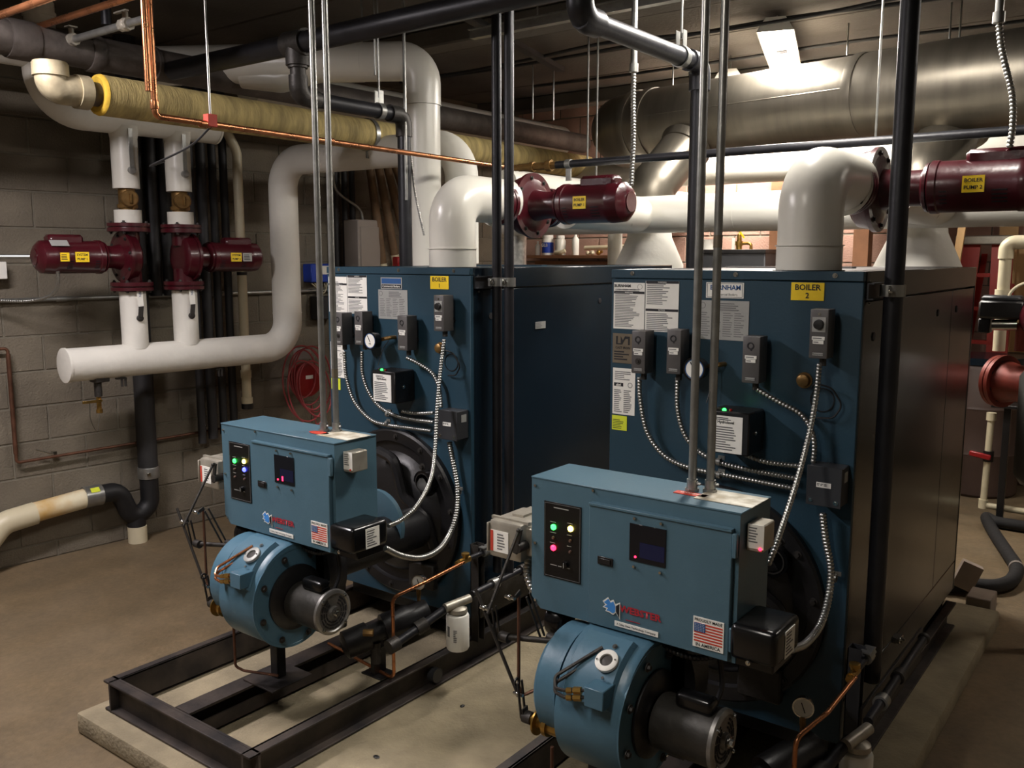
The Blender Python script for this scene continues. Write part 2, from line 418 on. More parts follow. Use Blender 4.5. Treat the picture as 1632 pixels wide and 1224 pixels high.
# the rest of the shell
wb = O('wall_back', MB().box((-5.3, 6.506, 0), (-1.66, 6.7, CE)), 'mortar', kind='structure')
blocks(wb, V((-5.3, 6.5, 0)), X_, -Y_, .35, 3.64, 'pinkblock', joint=.1)
O('wall_return', MB().box((-1.80, 6.7, 0), (-1.64, 8.9, CE)), 'pinkblock', kind='structure')
wb2 = O('wall_back_2', MB().box((-1.7, 8.606, 0), (2.6, 8.8, CE)), 'mortar', kind='structure')
blocks(wb2, V((-1.7, 8.6, 0)), X_, -Y_, 0, 1.9, 'pinkblock', joint=.1)
O('wall_right', MB().box((2.4, -2.2, 0), (2.6, 8.9, CE)), 'plaster', kind='structure')
O('wall_front', MB().box((-6.2, -2.2, 0), (2.6, -2.05, CE)), 'plaster', kind='structure')
# housekeeping pad
pad = MB().box((-3.14, 1.50, 0), (-.60, 4.62, .08), .012, 2)
O('concrete_pad', pad, 'pad', label='raised concrete pad on the floor under both boilers', cat='pad')

# ------------------------------------------------------------------ lamps
LL = ['bright fluorescent fixture hanging above the steel breeching', 'fluorescent fixture cut by the top edge of the picture',
      'fluorescent fixture over the upper left pipes, out of frame', 'fluorescent fixture over the front aisle, out of frame', 'added fluorescent fixture brightening the right aisle, out of frame', 'added fluorescent fixture lighting the rear wall, hidden behind the steel breeching']
for (x, yy, z, wt, rz, colr), lb in zip(LAMPS, LL):
    t = T('fluorescent_light', (x, yy, z), lb, 'light', None); t.rotation_euler = (0, 0, rz)
    def part(nm, mb, m):
        bm = mb.bm; bmesh.ops.recalc_face_normals(bm, faces=bm.faces); me = bpy.data.meshes.new(nm); bm.to_mesh(me); bm.free(); me.materials.append(M[m])
        o = bpy.data.objects.new(nm, me); COL.objects.link(o); o.parent = t; return o
    hs = MB().prism([(-.095, -.035), (-.05, .035), (.05, .035), (.095, -.035), (.088, -.035), (.045, .02), (-.045, .02), (-.088, -.035)], (0, -.61, 0), X_, Z_, (0, 1.22, 0))
    part('reflector', hs, 'lampwhite')
    part('end_plate', MB().prism([(-.095, -.035), (-.05, .035), (.05, .035), (.095, -.035)], (0, -.615, 0), X_, Z_, (0, .005, 0)), 'lampwhite')
    part('end_plate', MB().prism([(-.095, -.035), (-.05, .035), (.05, .035), (.095, -.035)], (0, .61, 0), X_, Z_, (0, .005, 0)), 'lampwhite')
    for s in (-1, 1):
        part('tube', MB().cyl((s*.05, -.59, -.018), (s*.05, .59, -.018), .019, seg=12), 'tube')
        part('hanger_rod', MB().cyl((0, s*.5, .03), (0, s*.5, max(.034, CE-z-.002)), .004, seg=6), 'steel')
    ld = bpy.data.lights.new('fluorescent_glow', 'AREA'); ld.shape = 'RECTANGLE'; ld.size = .2; ld.size_y = 1.15; ld.energy = wt; ld.color = colr
    lo = bpy.data.objects.new('fluorescent_glow', ld); COL.objects.link(lo); lo.parent = t; lo.location = (0, 0, -.04)

# ================================================================== BOILERS
def skid(x0, x1, y0, y1, label, extra=None, dmid=.43):
    z0, z1, fl, tk = .08, .197, .042, .009
    t = T('skid_frame', ((x0+x1)/2, (y0+y1)/2, z0), label, 'frame')
    def ch(a, b, out):      # channel between a and b (x,y), flanges point to 'out'
        a, b, out = V((*a, 0)), V((*b, 0)), V((*out, 0)); mb = MB(); d = b-a
        c = (a+b)/2; Ln = d.length
        n = out; dz = -Z_*.0009 if abs(out.y) > .5 else Z_*0
        mb.obox(c+n*-(fl-tk/2)+Z_*((z0+z1)/2), n, Ln, z1-z0, tk)
        mb.obox(c+n*-(fl/2)+Z_*(z1-tk/2)+dz, n, Ln, tk, fl, bev=.002)
        mb.obox(c+n*-(fl/2)+Z_*(z0+tk/2+.002)+dz, n, Ln, tk, fl, bev=.002)
        return mb
    O('rail', ch((x0, y0), (x0, y1), (-1, 0)), 'channel', t); r = t; O('rail', ch((x1, y0), (x1, y1), (1, 0)), 'channel', t)
    O('cross_rail', ch((x0+.0, y0), (x1-.0, y0), (0, -1)), 'channel', t)
    O('cross_rail', ch((x0+.05, y1), (x1-.05, y1), (0, 1)), 'channel', t)
    xm = x0+dmid
    O('middle_rail', MB().box((xm-.04, y0+.045, z1-tk), (xm+.04, y1-.05, z1)).box((xm-.03, y0+.045, z0+.0), (xm-.022, y1-.05, z1-tk)).box((xm+.03, y0+.045, z0+.012), (xm+.022, y1-.05, z0+.06)), 'channel', t)
    O('pipe_stub', MB().cyl((x1-.02, y0+.86, .135), (x1+.012, y0+.86, .135), .028, seg=20), 'boxgray2', r)
    return t
skid(-3.07, -2.21, 1.575, 4.35, 'black steel channel skid on the pad under the left boiler')
skid(-1.57, -.73, 1.60, 4.28, 'black steel channel skid on the pad under the right boiler')

BO = [dict(x=-3.055, y=2.69, yr=4.37, n=1), dict(x=-1.559, y=2.62, yr=4.24, n=2)]
W_, ZT, ZB = .82, 1.692, .27
def boiler(B):
    x0, y0, y1, n = B['x'], B['y'], B['yr'], B['n']; x1 = x0+W_; sd = 'tealdark' if n == 1 else 'grayshade'
    side = 'left' if n == 1 else 'right'
    t = T('boiler', (x0+W_/2, (y0+y1)/2, .197), ('teal steel boiler with a yellow BOILER 1 label, further from the camera' if n == 1 else
          'teal steel boiler with a yellow BOILER 2 label and glossy side panels shaded dark'), 'boiler')
    def fb(name, m, mb, lab=None): return O(name, mb, m, t, lab)
    fb('base', 'black', MB().box((x0+.05, y0+.06, .197), (x1-.05, y1-.05, ZB+.05)))
    fb('inner_casing', 'black', MB().box((x0+.02, y0+.02, ZB+.01), (x1-.02, y1-.02, ZT-.02)))
    # front panel with flanged top strip
    fp = fb('front_panel', 'teal', MB().box((x0, y0, ZB), (x1, y0+.02, 1.662), .002))
    fb('front_top_trim', 'teal', MB().box((x0, y0-.004, 1.664), (x1, y0+.02, ZT), .002))
    fb('top_panel', 'teal' if n == 1 else 'boxgray', MB().box((x0+.004, y0+.02, ZT-.012), (x1-.004, y1, ZT-.002), .001).box((x0+.004, y0+.9, ZT-.004), (x1-.3, y0+.95, ZT+.004)))
    ym = y0+1.19
    for sgn, xs in ((1, x1), (-1, x0)):
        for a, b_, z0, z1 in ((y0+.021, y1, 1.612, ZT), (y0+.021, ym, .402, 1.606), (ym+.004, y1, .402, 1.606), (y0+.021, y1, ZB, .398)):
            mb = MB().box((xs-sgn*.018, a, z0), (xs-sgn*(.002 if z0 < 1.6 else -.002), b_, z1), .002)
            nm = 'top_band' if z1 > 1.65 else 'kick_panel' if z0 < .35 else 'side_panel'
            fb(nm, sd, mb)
        if sgn == 1:
            hole = MB()
            for yy, zz in ((y0+.96, 1.53), (y0+1.28, 1.53), (y0+.13, 1.50)): hole.cyl((xs-.002, yy, zz), (xs+.0006, yy, zz), .013, seg=16)
            fb('side_hole', 'ink', hole)
    fb('rear_panel', sd, MB().box((x0, y1, ZB), (x1, y1+.012, ZT), .002))
    sc = MB()
    for u in (.08, .44, .74): sc.bolt((x0+u, y0-.004, 1.68), -Y_, .005, .004)
    for zz in (1.66, 1.60): sc.bolt((x1+.002, y0+.05, zz), X_, .004, .004)
    for yy in (.3, .8, 1.3): sc.bolt((x1-.01, y0+yy, ZT-.004), Z_, .004, .004)
    fb('trim_screws', 'chrome', sc)
    F = lambda u, z, d=.001: V((x0+u, y0-d, z)); N = -Y_
    # stickers
    cx = lambda a, b: (a+b)/2
    s = STK(t, 'warning_label', F(cx(.009, .127), cx(1.649, 1.495)), N, .117, .154, 'paper',
            [('BURNHAM', .013, -.025, .066, 'ink', .03), ('V904    STEAM    WATER', .0065, -.01, .054, 'ink'), ('WARNING', .006, 0, .0445, 'paper')] if n == 2 else [])
    LINES(s, F(cx(.009, .127), 1.565), N, .106, .128, 24, seed=n)
    O('header_bar', MB().obox(F(.068, 1.6165), N, .115, .008, .002), 'ink', s)
    if n == 2: O('seal', MB().lathe(F(.108, 1.636, .0015), N, [(0, .009), (.0006, .009), (.0006, .008), (.0003, .008)], 20), 'grayink', s)
    TXT('WARNING', .0065, F(.068, 1.6165, .0032), N, 'paper', s)
    s = STK(t, 'warning_label', F(cx(.129, .25), 1.574), N, .12, .164, 'paper')
    LINES(s, F(.19, 1.614), N, .11, .07, 12, seed=n+5); LINES(s, F(.19, 1.523), N, .11, .06, 10, seed=n+9)
    O('header_bar', MB().obox(F(.19, 1.652), N, .118, .008, .002).obox(F(.19, 1.562), N, .118, .008, .002), 'ink', s)
    TXT('WARNING', .0065, F(.19, 1.652, .0032), N, 'paper', s); TXT('NOTICE', .0065, F(.19, 1.562, .0032), N, 'paper', s)
    # maker's plate
    if n == 2:
        s = STK(t, 'maker_plate', F(.405, 1.631), N, .124, .048, 'paper', [('BURNHAM', .021, .002, .008, 'blueink', .02, 1.0), ('Commercial Boilers', .0105, 0, -.013, 'grayink')])
        O('plate_outline', MB().obox(F(.405, 1.652), N, .116, .0012, .0025).obox(F(.405, 1.610), N, .116, .0012, .0025).obox(F(.347, 1.631), N, .0012, .042, .0025).obox(F(.463, 1.631), N, .0012, .042, .0025), 'ink', s)
    else:
        s = STK(t, 'maker_plate', F(.395, 1.626), N, .122, .048, 'silver')
        O('blue_band', MB().obox(F(.395, 1.635), N, .112, .022, .0022), 'blueink', s); O('dark_band', MB().obox(F(.395, 1.613), N, .112, .015, .0022), 'ink', s)
        TXT('Commercial Boilers', .0125, F(.395, 1.613, .0035), N, 'paper', s, bold=.01)
    s = STK(t, 'data_chart', F(.402, 1.538), N, .168, .122, 'silver')
    LINES(s, F(.43, 1.58), N, .10, .026, 4, seed=3); LINES(s, F(.402, 1.525), N, .15, .078, 11, seed=n+2, cols=4, fill=.3)
    O('chart_symbol', MB().lathe(F(.333, 1.583, .0015), N, [(0, .010), (.0007, .010), (.0007, .0085), (.0004, .0085)], 20), 'grayink', s)
    STK(t, 'boiler_number_label', F(.662, 1.633), N, .097, .052, 'yellow', [('BOILER', .0235, 0, .0115, 'ink', .018), (str(n), .0225, 0, -.0125, 'ink', .018)])
    if n == 2:
        s = STK(t, 'cast_iron_plate', F(.0475, 1.429), N, .078, .1, 'goldplate', [('CAST IRON', .011, 0, .002, 'ink', .02)])
        LINES(s, F(.0475, 1.405), N, .066, .034, 4, 'ink', seed=8, fill=.5)
        O('emblem', MB().prism([(-.026, .0), (-.026, .028), (-.02, .028), (-.02, .004), (-.008, .004), (-.008, .028), (0, .014), (.008, .028), (.026, .028), (.026, 0), (.02, 0), (.02, .02), (.010, .02), (0, .006), (-.002, 0)], F(.0475, 1.442, .002), X_, Z_, (0, -.0006, 0)), 'ink', s)
    s = STK(t, 'rating_plate', F(.054, 1.283), N, .086, .158, 'paper', [('ahri', .012, -.02, .022, 'paper', .03)])
    O('print_block', MB().obox(F(.034, 1.306), N, .036, .012, .0022), 'ink', s); O('seal', MB().lathe(F(.078, 1.306, .0015), N, [(0, .009), (.0007, .009), (.0007, .007), (.0004, .007)], 18), 'grayink', s)
    LINES(s, F(.054, 1.337), N, .07, .032, 5, seed=2); LINES(s, F(.054, 1.25), N, .074, .08, 12, seed=12, cols=2)
    s = STK(t, 'yellow_notice', F(.039, 1.174), N, .058, .05, 'lime'); LINES(s, F(.039, 1.17), N, .05, .034, 6, 'ink', seed=1, fill=.35)
    if n == 1:
        s = STK(t, 'side_plate', PX(861, 518, x=x1)+X_*.001, X_, .075, .03, 'silver'); LINES(s, PX(861, 518, x=x1)+X_*.001, X_, .068, .024, 4, seed=4)
    # burner door: round black casting with bolts, ports and hinge arm
    cxx, cz, R = x0+W_/2, .66, .355
    C = V((cxx, y0, cz))
    dr = fb('burner_door', 'black', MB().lathe(C, -Y_, [(0, R), (.022, R), (.03, R-.008), (.03, R-.05), (.014, R-.056), (.014, .26), (.06, .22), (.07, .19), (.07, .02)], 56))
    bl = MB()
    for k in range(14):
        a = 2*PI*(k+.35)/14; bl.bolt(C+V((math.cos(a)*(R-.028), -.03, math.sin(a)*(R-.028))), -Y_, .0085, .008)
    O('door_bolts', bl, 'castgray', dr)
    O('peep_port', MB().lathe(C+V((.20, -.02, .16)), -Y_, [(0, .05), (.04, .05), (.04, .037), (.01, .035)], 28), 'blackgloss', dr)
    O('port_ring', MB().lathe(C+V((.20, -.058, .16)), -Y_, [(0, .040), (.004, .040), (.004, .036), (0, .036)], 28), 'castgray', dr)
    arm = MB().tube([C+V((-.02, -.09, .27)), C+V((.08, -.10, .25)), C+V((.13, -.10, .10)), C+V((.24, -.09, .03)), C+V((.26, -.06, -.1))], .022, 8, .05)
    O('clamp_arm', arm, 'black', dr)
    ab = MB()
    for p in ((.07, .25), (.15, .04), (.25, .0), (.24, .24)): ab.bolt(C+V((p[0], -.10, p[1])), -Y_, .010, .012)
    O('arm_bolts', ab, 'castgray', dr)
    O('lower_plate', MB().box((cxx+.1, y0-.05, .36), (cxx+.24, y0-.015, .47), .006), 'castgray', dr)
    # plugs and small ring
    p = F(.665, 1.372, 0)
    pg = fb('brass_plug', 'bronze', MB().lathe(p, -Y_, [(0, .024), (.004, .024), (.004, .019), (.02, .018), (.024, .010)], 20))
    fb('knockout_ring', 'black', MB().lathe(F(.72, 1.318, 0), -Y_, [(0, .036), (.0025, .036), (.0025, .033), (.001, .033)], 26))
    fb('port_wire', 'rubber', MB().tube([F(.69, 1.35, .01), F(.705, 1.37, .03), F(.755, 1.36, .03), F(.785, 1.31, .02), F(.76, 1.27, .02), F(.71, 1.265, .01)], .003, 6, .03))
    return t
for B in BO: boiler(B)
# strut clamp bracket on each boiler's side
for B, pair_ in ((BO[0], (1, 'black steel pipes')), (BO[1], (2, 'pipe'))):
    x1 = B['x']+W_; y0 = B['y']
    t = T('strut_bracket', (x1+.01, y0+.09, 1.64), 'galvanised strut bracket clamping the pipes to the side of the %s boiler' % LR(B['n']), 'bracket')
    O('strut', MB().box((x1+.003, y0+.02, 1.612), (x1+.008, y0+.14, 1.66)).box((x1+.008, y0+.02, 1.612), (x1+.022, y0+.14, 1.616)).box((x1+.008, y0+.02, 1.656), (x1+.022, y0+.14, 1.66)), 'boxgray2', t)
    xs = [x1+.05] if B['n'] == 2 else [x1+.045, x1+.105]
    for xx in xs:
        rr = .035 if B['n'] == 2 else .026
        O('clamp', MB().lathe((xx, y0+.11, 1.620), Z_, [(0, rr), (.034, rr), (.034, rr-.002), (0, rr-.002)], 24).box((xx-.004, y0+.11-rr-.025, 1.622), (xx+.004, y0+.11-rr, 1.652)), 'steel', t)
        O('clamp_screw', MB().bolt((xx+.004, y0+.11-rr-.012, 1.637), X_, .007, .007), 'chrome', t)

# ------------------------------------------------------------------ control boxes on the boiler fronts
def fbox(B, u0, u1, z0, z1, dep, off=.02):
    x0, y0 = B['x'], B['y']; return V((x0+u0, y0-off-dep, z0)), V((x0+u1, y0-off, z1))
AQ = [(.125, .175, 1.36, 1.498, 'nearest the left edge'), (.251, .300, 1.368, 1.508, 'second from the left edge'), (.502, .556, 1.36, 1.50, 'right of the pressure gauge'), (.70, .752, 1.447, 1.587, 'under the yellow number label')]
for B in BO:
    n = B['n']; x0, y0 = B['x'], B['y']
    for i, (u0, u1, z0, z1, where) in enumerate(AQ):
        t = T('aquastat', (x0+u0, y0-.05, z0), 'grey rectangular control box on the %s boiler, %s' % (LR(n), where), 'control box', 'control boxes on the boiler fronts')
        a, b_ = fbox(B, u0, u1, z0, z1, .06)
        O('cover', MB().box(a, b_, .003, 2), 'boxgray', t)
        cx_, f = (a.x+b_.x)/2, a.y
        O('well_nut', MB().cyl((cx_+.005, y0, (z0+z1)/2-.03), (cx_+.005, y0-.025, (z0+z1)/2-.03), .013, seg=6), 'castgray', t)
        if i == 3:
            O('dial_plate', MB().box((cx_-.019, f-.0015, z1-.064), (cx_+.019, f, z1-.022)), 'silver', t)
            O('dial_knob', MB().lathe((cx_, f-.001, z1-.043), -Y_, [(0, .015), (.010, .013), (.011, .006)], 18), 'black', t)
            O('cover_screw', MB().bolt((cx_, f, z1-.014), -Y_, .003, .002), 'chrome', t)
        else:
            O('dial_slot', MB().lathe((cx_-.002, f-.0002, z1-.028), -Y_, [(0, .011), (.0012, .011), (.0012, .0075), (.0005, .007)], 14).cyl((cx_, f, z1-.040), (cx_, f-.001, z1-.040), .003, seg=8), 'ink', t)
        lz = z1-(.082 if i == 3 else .062)
        for q, (ww, hh, dz) in enumerate(((.036, .010, 0), (.030, .010, -.011))):
            s = STK(t, 'range_tag', (cx_, f-.001, lz+dz), -Y_, ww, hh, 'paper'); LINES(s, (cx_, f-.001, lz+dz), -Y_, ww*.85, hh*.6, 1, 'grayink', seed=q)
        STK(t, 'maker_tag', (cx_, f-.0005, z0+.013), -Y_, .030, .008, 'silver', [('Honeywell', .007, 0, 0, 'ink')])
        if i == 0: O('reset_button', MB().lathe((cx_, f, z0+.04), -Y_, [(0, .010), (.002, .010), (.002, .004), (.005, .004)], 16), 'castgray', t)
        O('conduit_connector', MB().cyl((cx_+.006, y0-.05, z0+.002), (cx_+.006, y0-.05, z0-.022), .010, seg=8), 'castgray', t)
    # gauge
    g = T('pressure_gauge', (x0+.35, y0-.06, 1.39), 'round white boiler gauge with a black rim on the %s boiler' % LR(n), 'gauge')
    gc = V((x0+.352, y0-.085, 1.390))
    O('case', MB().lathe(gc, -Y_, [(-.03, .034), (0, .037), (.006, .037), (.006, .032), (.003, .032)], 28), 'blackgloss', g)
    fc = O('face', MB().cyl(gc-Y_*.003, gc-Y_*.0042, .032, seg=28), 'paper', g)
    O('scale_arc', MB().lathe(gc-Y_*.0042, -Y_, [(0, .0315), (.0006, .0315), (.0006, .0285), (0, .0285)], 28), 'blueink', fc)
    O('needle', MB().obox(gc+V((-.006, -.0052, .008)), -Y_, .003, .032, .0008, up=(-.5, 0, .86)).obox(gc+V((.0, -.0052, -.012)), -Y_, .012, .003, .0008), 'ink', fc)
    O('stem', MB().tube([gc+Y_*.03, gc+Y_*.05, gc+V((.055, .06, .012)), gc+V((.06, .086, .012))], .008, 8, .01), 'bronze', g)
    O('capillary', MB().tube([gc+V((.05, .06, .005)), gc+V((.052, .02, -.03)), gc+V((.045, -.005, -.10))], .0015, 5), 'castgray', g)
    # low water cut-off box
    t = T('low_water_cutoff', (x0+.46, y0-.05, 1.15), 'black metal box with a white instruction sheet and green light on the %s boiler' % LR(n), 'control box')
    u0 = .372 if n == 1 else .398; zlo = 1.145
    a = V((x0+u0+.02, y0-.12, zlo)); b_ = V((x0+u0+.15, y0-.004, 1.275))
    O('case', MB().box(a, b_, .004), 'black', t)
    s = STK(t, 'instruction_sheet', ((a.x+b_.x)/2-.006, a.y-.001, 1.205), -Y_, .102, .112, 'paper', [('Hydrolevel', .012, -.002, .037, 'ink', .02)])
    LINES(s, ((a.x+b_.x)/2-.006, a.y-.001, 1.252), -Y_, .07, .01, 2, 'ink', seed=3); LINES(s, ((a.x+b_.x)/2-.006, a.y-.001, 1.193), -Y_, .088, .075, 10, 'grayink', seed=5)
    O('status_light', MB().lathe((a.x+.045, a.y+.012, 1.275), Z_, [(0, .006), (.004, .006), (.007, .003)], 12), 'led_g', t)
    O('test_button', MB().lathe((a.x+.065, a.y+.014, 1.275), Z_, [(0, .005), (.006, .005)], 12), 'redp', t)
    O('lid_bracket', MB().box((a.x+.02, a.y+.01, 1.275), (a.x+.035, a.y+.03, 1.283), .002), 'castgray', t)
    O('case_screw', MB().bolt((b_.x, a.y+.05, 1.21), X_, .005, .004), 'chrome', t)
    # junction box
    t = T('junction_box', (x0+.75, y0-.04, 1.03), 'square dark grey junction box low on the right of the %s boiler' % LR(n), 'junction box')
    a, b_ = fbox(B, .712, .808, 1.022, 1.135, .075, .001)
    O('body', MB().box(a+Y_*.003, b_, .002), 'boxgray2', t)
    O('lid', MB().box(a-V((.002, 0, .002)), V((b_.x+.002, a.y+.004, b_.z+.002)), .001), 'boxgray2', t)
    s = STK(t, 'barcode_label', ((a.x+b_.x)/2, a.y-.001, 1.083), -Y_, .042, .015, 'paper'); LINES(s, ((a.x+b_.x)/2-.004, a.y-.001, 1.084), -Y_, .03, .008, 2, 'ink', seed=6, cols=3)
    O('lid_screws', MB().bolt((b_.x-.012, a.y, 1.035), -Y_, .005, .003).bolt((a.x+.012, a.y, 1.035), -Y_, .004, .003), 'chrome', t)
    O('side_label', MB().box((b_.x, a.y+.03, 1.09), (b_.x+.001, a.y+.06, 1.12)), 'silver', t)
# flexible steel conduits on the fronts (points measured on each boiler)
def front_flex(B, pts, r, lab, j=()):
    t_pts = []
    for q in pts:
        t_pts.append(PX(q[0], q[1], y=B['y']-q[2]))
    return O('flexible_conduit', MB().flex(t_pts, r), 'flex', label=lab, cat='conduit', group='armoured conduits on the boiler fronts')
B2 = BO[1]; B1 = BO[0]
front_flex(B2, [(1019, 601, .05), (1021, 640, .04), (1032, 690, .03), (1060, 727, .03), (1100, 746, .03), (1150, 756, .03), (1210, 768, .03), (1262, 778, .035)], .0085, 'conduit from the first control box of the right boiler, curving to its junction box')
front_flex(B2, [(1080, 601, .05), (1080, 650, .04), (1090, 690, .03), (1112, 718, .025), (1150, 738, .03), (1210, 752, .03), (1272, 763, .035)], .0085, 'armoured conduit from the second control box of the right boiler, curving to its junction box')
front_flex(B2, [(1206, 620, .05), (1240, 640, .04), (1276, 660, .03), (1293, 685, .03), (1298, 710, .03), (1296, 738, .035)], .0085, 'short armoured conduit sloping from the third control box of the right boiler')
front_flex(B2, [(1306, 580, .05), (1301, 630, .10), (1290, 690, .16), (1272, 760, .26), (1253, 820, .36), (1236, 870, .46), (1224, 900, .50)], .0085, 'armoured conduit hanging from the dial box of the right boiler down to the burner')
front_flex(B2, [(1182, 722, .05), (1215, 735, .03), (1245, 740, .03), (1277, 743, .035)], .0085, 'short armoured conduit from the black cutoff box of the right boiler')
front_flex(B2, [(1311, 818, .035), (1316, 860, .03), (1324, 905, .03), (1321, 950, .07), (1308, 995, .15), (1285, 1025, .28), (1262, 1035, .42)], .0115, 'thick armoured conduit from the junction box of the right boiler looping to the burner relay')
front_flex(B1, [(549, 560, .05), (552, 600, .04), (565, 640, .03), (590, 668, .03), (615, 677, .03), (650, 682, .03), (687, 687, .035)], .0085, 'conduit from the first control box of the left boiler, curving to its junction box')
front_flex(B1, [(577, 560, .05), (578, 595, .04), (588, 625, .03), (605, 648, .025), (630, 662, .03), (660, 669, .03), (691, 673, .035)], .0085, 'armoured conduit from the second control box of the left boiler, curving to its junction box')
front_flex(B1, [(648, 570, .05), (668, 580, .04), (688, 594, .03), (698, 612, .03), (702, 632, .03), (703, 650, .035)], .0085, 'short armoured conduit sloping from the third control box of the left boiler')
front_flex(B1, [(708, 541, .05), (701, 600, .10), (696, 660, .14), (693, 720, .20), (686, 765, .30), (665, 805, .42), (640, 828, .52), (619, 838, .60)], .0085, 'armoured conduit hanging from the dial box of the left boiler down to the burner')
front_flex(B1, [(640, 655, .05), (655, 658, .03), (672, 659, .03), (691, 658, .035)], .0085, 'short armoured conduit from the black cutoff box of the left boiler')
front_flex(B1, [(716, 704, .035), (722, 735, .03), (729, 775, .03), (728, 815, .05), (718, 848, .10), (700, 875, .22), (672, 889, .35), (640, 886, .48), (614, 874, .58)], .0115, 'thick armoured conduit from the junction box of the left boiler looping to the burner relay')
for B, pts in ((B1, ((618, 660, .03), (617, 675, .03), (731, 784, .03))), (B2, ((1146, 736, .03), (1146, 757, .03), (1330, 921, .03)))):
    for (px, py, d) in pts:
        p = PX(px, py, y=B['y']-d)
        O('conduit_strap', MB().lathe(p-X_*.006, X_, [(0, .0125), (.012, .0125), (.012, .010), (0, .010)], 14).box(p+V((-.004, 0, .008)), p+V((.018, .006, .02))), 'steel',
          label='small strap holding an armoured conduit to the %s boiler, near %s' % (LR(B['n']), 'the burner door rim' if py > 700 and B is B1 or py > 900 else 'the lower crossing conduit' if py in (675, 757) else 'the upper crossing conduit'), cat='strap')

# ================================================================== BURNERS
def burner(dx, dy, n):
    D = V((dx, dy, 0)); which = 'the %s boiler' % LR(n)
    P = lambda x, y, z: V((x, y, z))+D
    # ---- control cabinet
    x0, x1, yf, yb, z0, z1 = -1.39, -.793, 1.93, 2.115, .787, 1.141
    t = T('control_cabinet', P((x0+x1)/2, 2.02, z0), 'blue steel burner control cabinet with indicator lamps in front of %s' % which, 'cabinet')
    A = lambda px, py, d=0: PX(px, py, y=yf-d)+D
    body = MB().prism([(x0+.03, z0-.012), (x1, z0-.012), (x1, z1), (x0, z1), (x0, z0+.018)], (D.x, yf+D.y, 0), X_, Z_, (0, yb-yf, 0))
    O('case', body, 'blue', t, sharp=20)
    O('case_lip', MB().box(P(x0-.002, yf-.002, z1-.002), P(x1+.003, yb, z1+.003), .0015), 'blue', t)
    dl, drr, dz0, dz1 = A(943, 900).x, x1-.012, z0-.006, z1-.038
    door = O('door', MB().box(P(dl-D.x, yf-.016, dz0), P(drr, yf-.001, dz1), .002).box(P(dl-D.x, yf-.020, dz1-.004), P(drr, yf-.001, dz1+.003), .001), 'blue', t)
    hg = MB()
    for zz in (z0+.02, z0+.25): hg.box(P(drr+.0, yf-.018, zz), P(drr+.012, yf-.006, zz+.06), .002)
    O('hinge', hg, 'blue', door)
    fy = yf-.017
    D_ = lambda px, py: PX(px, py, y=fy)+D
    # window
    a, b_ = D_(1004, 833), D_(1061, 903)
    wz0, wz1 = min(a.z, b_.z)-.004, max(a.z, b_.z)
    wn = O('window', MB().box((a.x, fy+D.y-.0015, wz0), (b_.x, fy+D.y+.001, wz1), .0005), 'glass', t)
    O('display', MB().box((a.x+.030, fy+D.y-.0022, wz0+.012), (b_.x-.004, fy+D.y-.0014, wz1-.045)), 'dimblue', wn)
    led = MB().cyl((a.x+.018, fy+D.y-.001, wz0+.012), (a.x+.018, fy+D.y-.003, wz0+.012), .003, seg=10)
    if n == 1: led.box((a.x+.040, fy+D.y-.003, wz0+.010), (a.x+.046, fy+D.y-.001, wz0+.026)); 
    O('status_light', led, 'led_r', wn)
    sw = MB()
    for u in (a.x+.014, b_.x-.014):
        for zz in (wz1+.014, wz0-.014): sw.bolt((u, fy+D.y, zz), -Y_, .0045, .004, False)
    O('window_screws', sw, 'chrome', door)
    a, b_ = D_(953, 885), D_(977, 906)
    O('latch', MB().box((a.x, fy+D.y-.003, b_.z+.004), (b_.x, fy+D.y, a.z), .001).box((a.x+.006, fy+D.y-.006, b_.z+.008), (b_.x-.006, fy+D.y-.003, a.z-.004), .001), 'black', door)
    # logo: flame, word and strip
    c = D_(978, 969)+V((0, -.001, 0))
    lg = O('logo_outline', MB().prism([(-.026, .012), (-.010, .026), (-.004, .017), (.006, .023), (.012, .012), (.026, .020), (.026, -.026), (.014, -.010), (.006, -.018), (-.006, -.014), (-.018, -.013), (-.014, -.006), (-.026, -.004), (-.018, .004)], (c.x-.006, c.y, c.z), X_, Z_, (0, -.0008, 0)), 'paper', t)
    O('flame_mark', MB().prism([(-.022, .010), (-.009, .022), (-.002, .013), (.006, .018), (.012, .006), (.012, -.008), (.005, -.014), (-.006, -.010), (-.014, -.010), (-.009, -.003), (-.021, -.001), (-.012, .005)], (c.x-.006, c.y-.001, c.z), X_, Z_, (0, -.0006, 0)), 'cyanink', lg)
    O('nozzle_mark', MB().prism([(.014, .008), (.024, .016), (.024, -.022), (.014, -.007)], (c.x-.006, c.y-.001, c.z), X_, Z_, (0, -.0006, 0)), 'ink', lg)
    c = D_(1020, 978); TXT('WEBSTER', .0245, c-Y_*.0012, -Y_, 'redink', t, sx=1.12, bold=.035, label='red maker lettering on the door')
    c = D_(1017, 993); LINES(t, c, -Y_, .07, .004, 1, 'redink', seed=3)
    c = D_(1014, 1002); STK(t, 'name_strip', c-Y_*.0008, -Y_, .125, .0135, 'paper', [('A Selas Heat Technology Company', .0078, 0, 0, 'ink', .01)])
    # flag sticker
    c = D_(1129, 1011)-Y_*.0008; s = STK(t, 'flag_sticker', c, -Y_, .079, .076, 'paper', [('PROUDLY MADE', .0098, 0, .031, 'ink', .02, .98), ('IN AMERICA', .0118, 0, -.031, 'ink', .02, .98)])
    st = MB()
    for k in range(7): st.obox(c+V((0, -.001, .0215-k*.0072)), -Y_, .073, .0036, .001)
    O('red_stripes', st, 'redlab', s); O('blue_canton', MB().obox(c+V((-.022, -.0016, .0125)), -Y_, .029, .0215, .001), 'blueink', s)
    dots = MB()
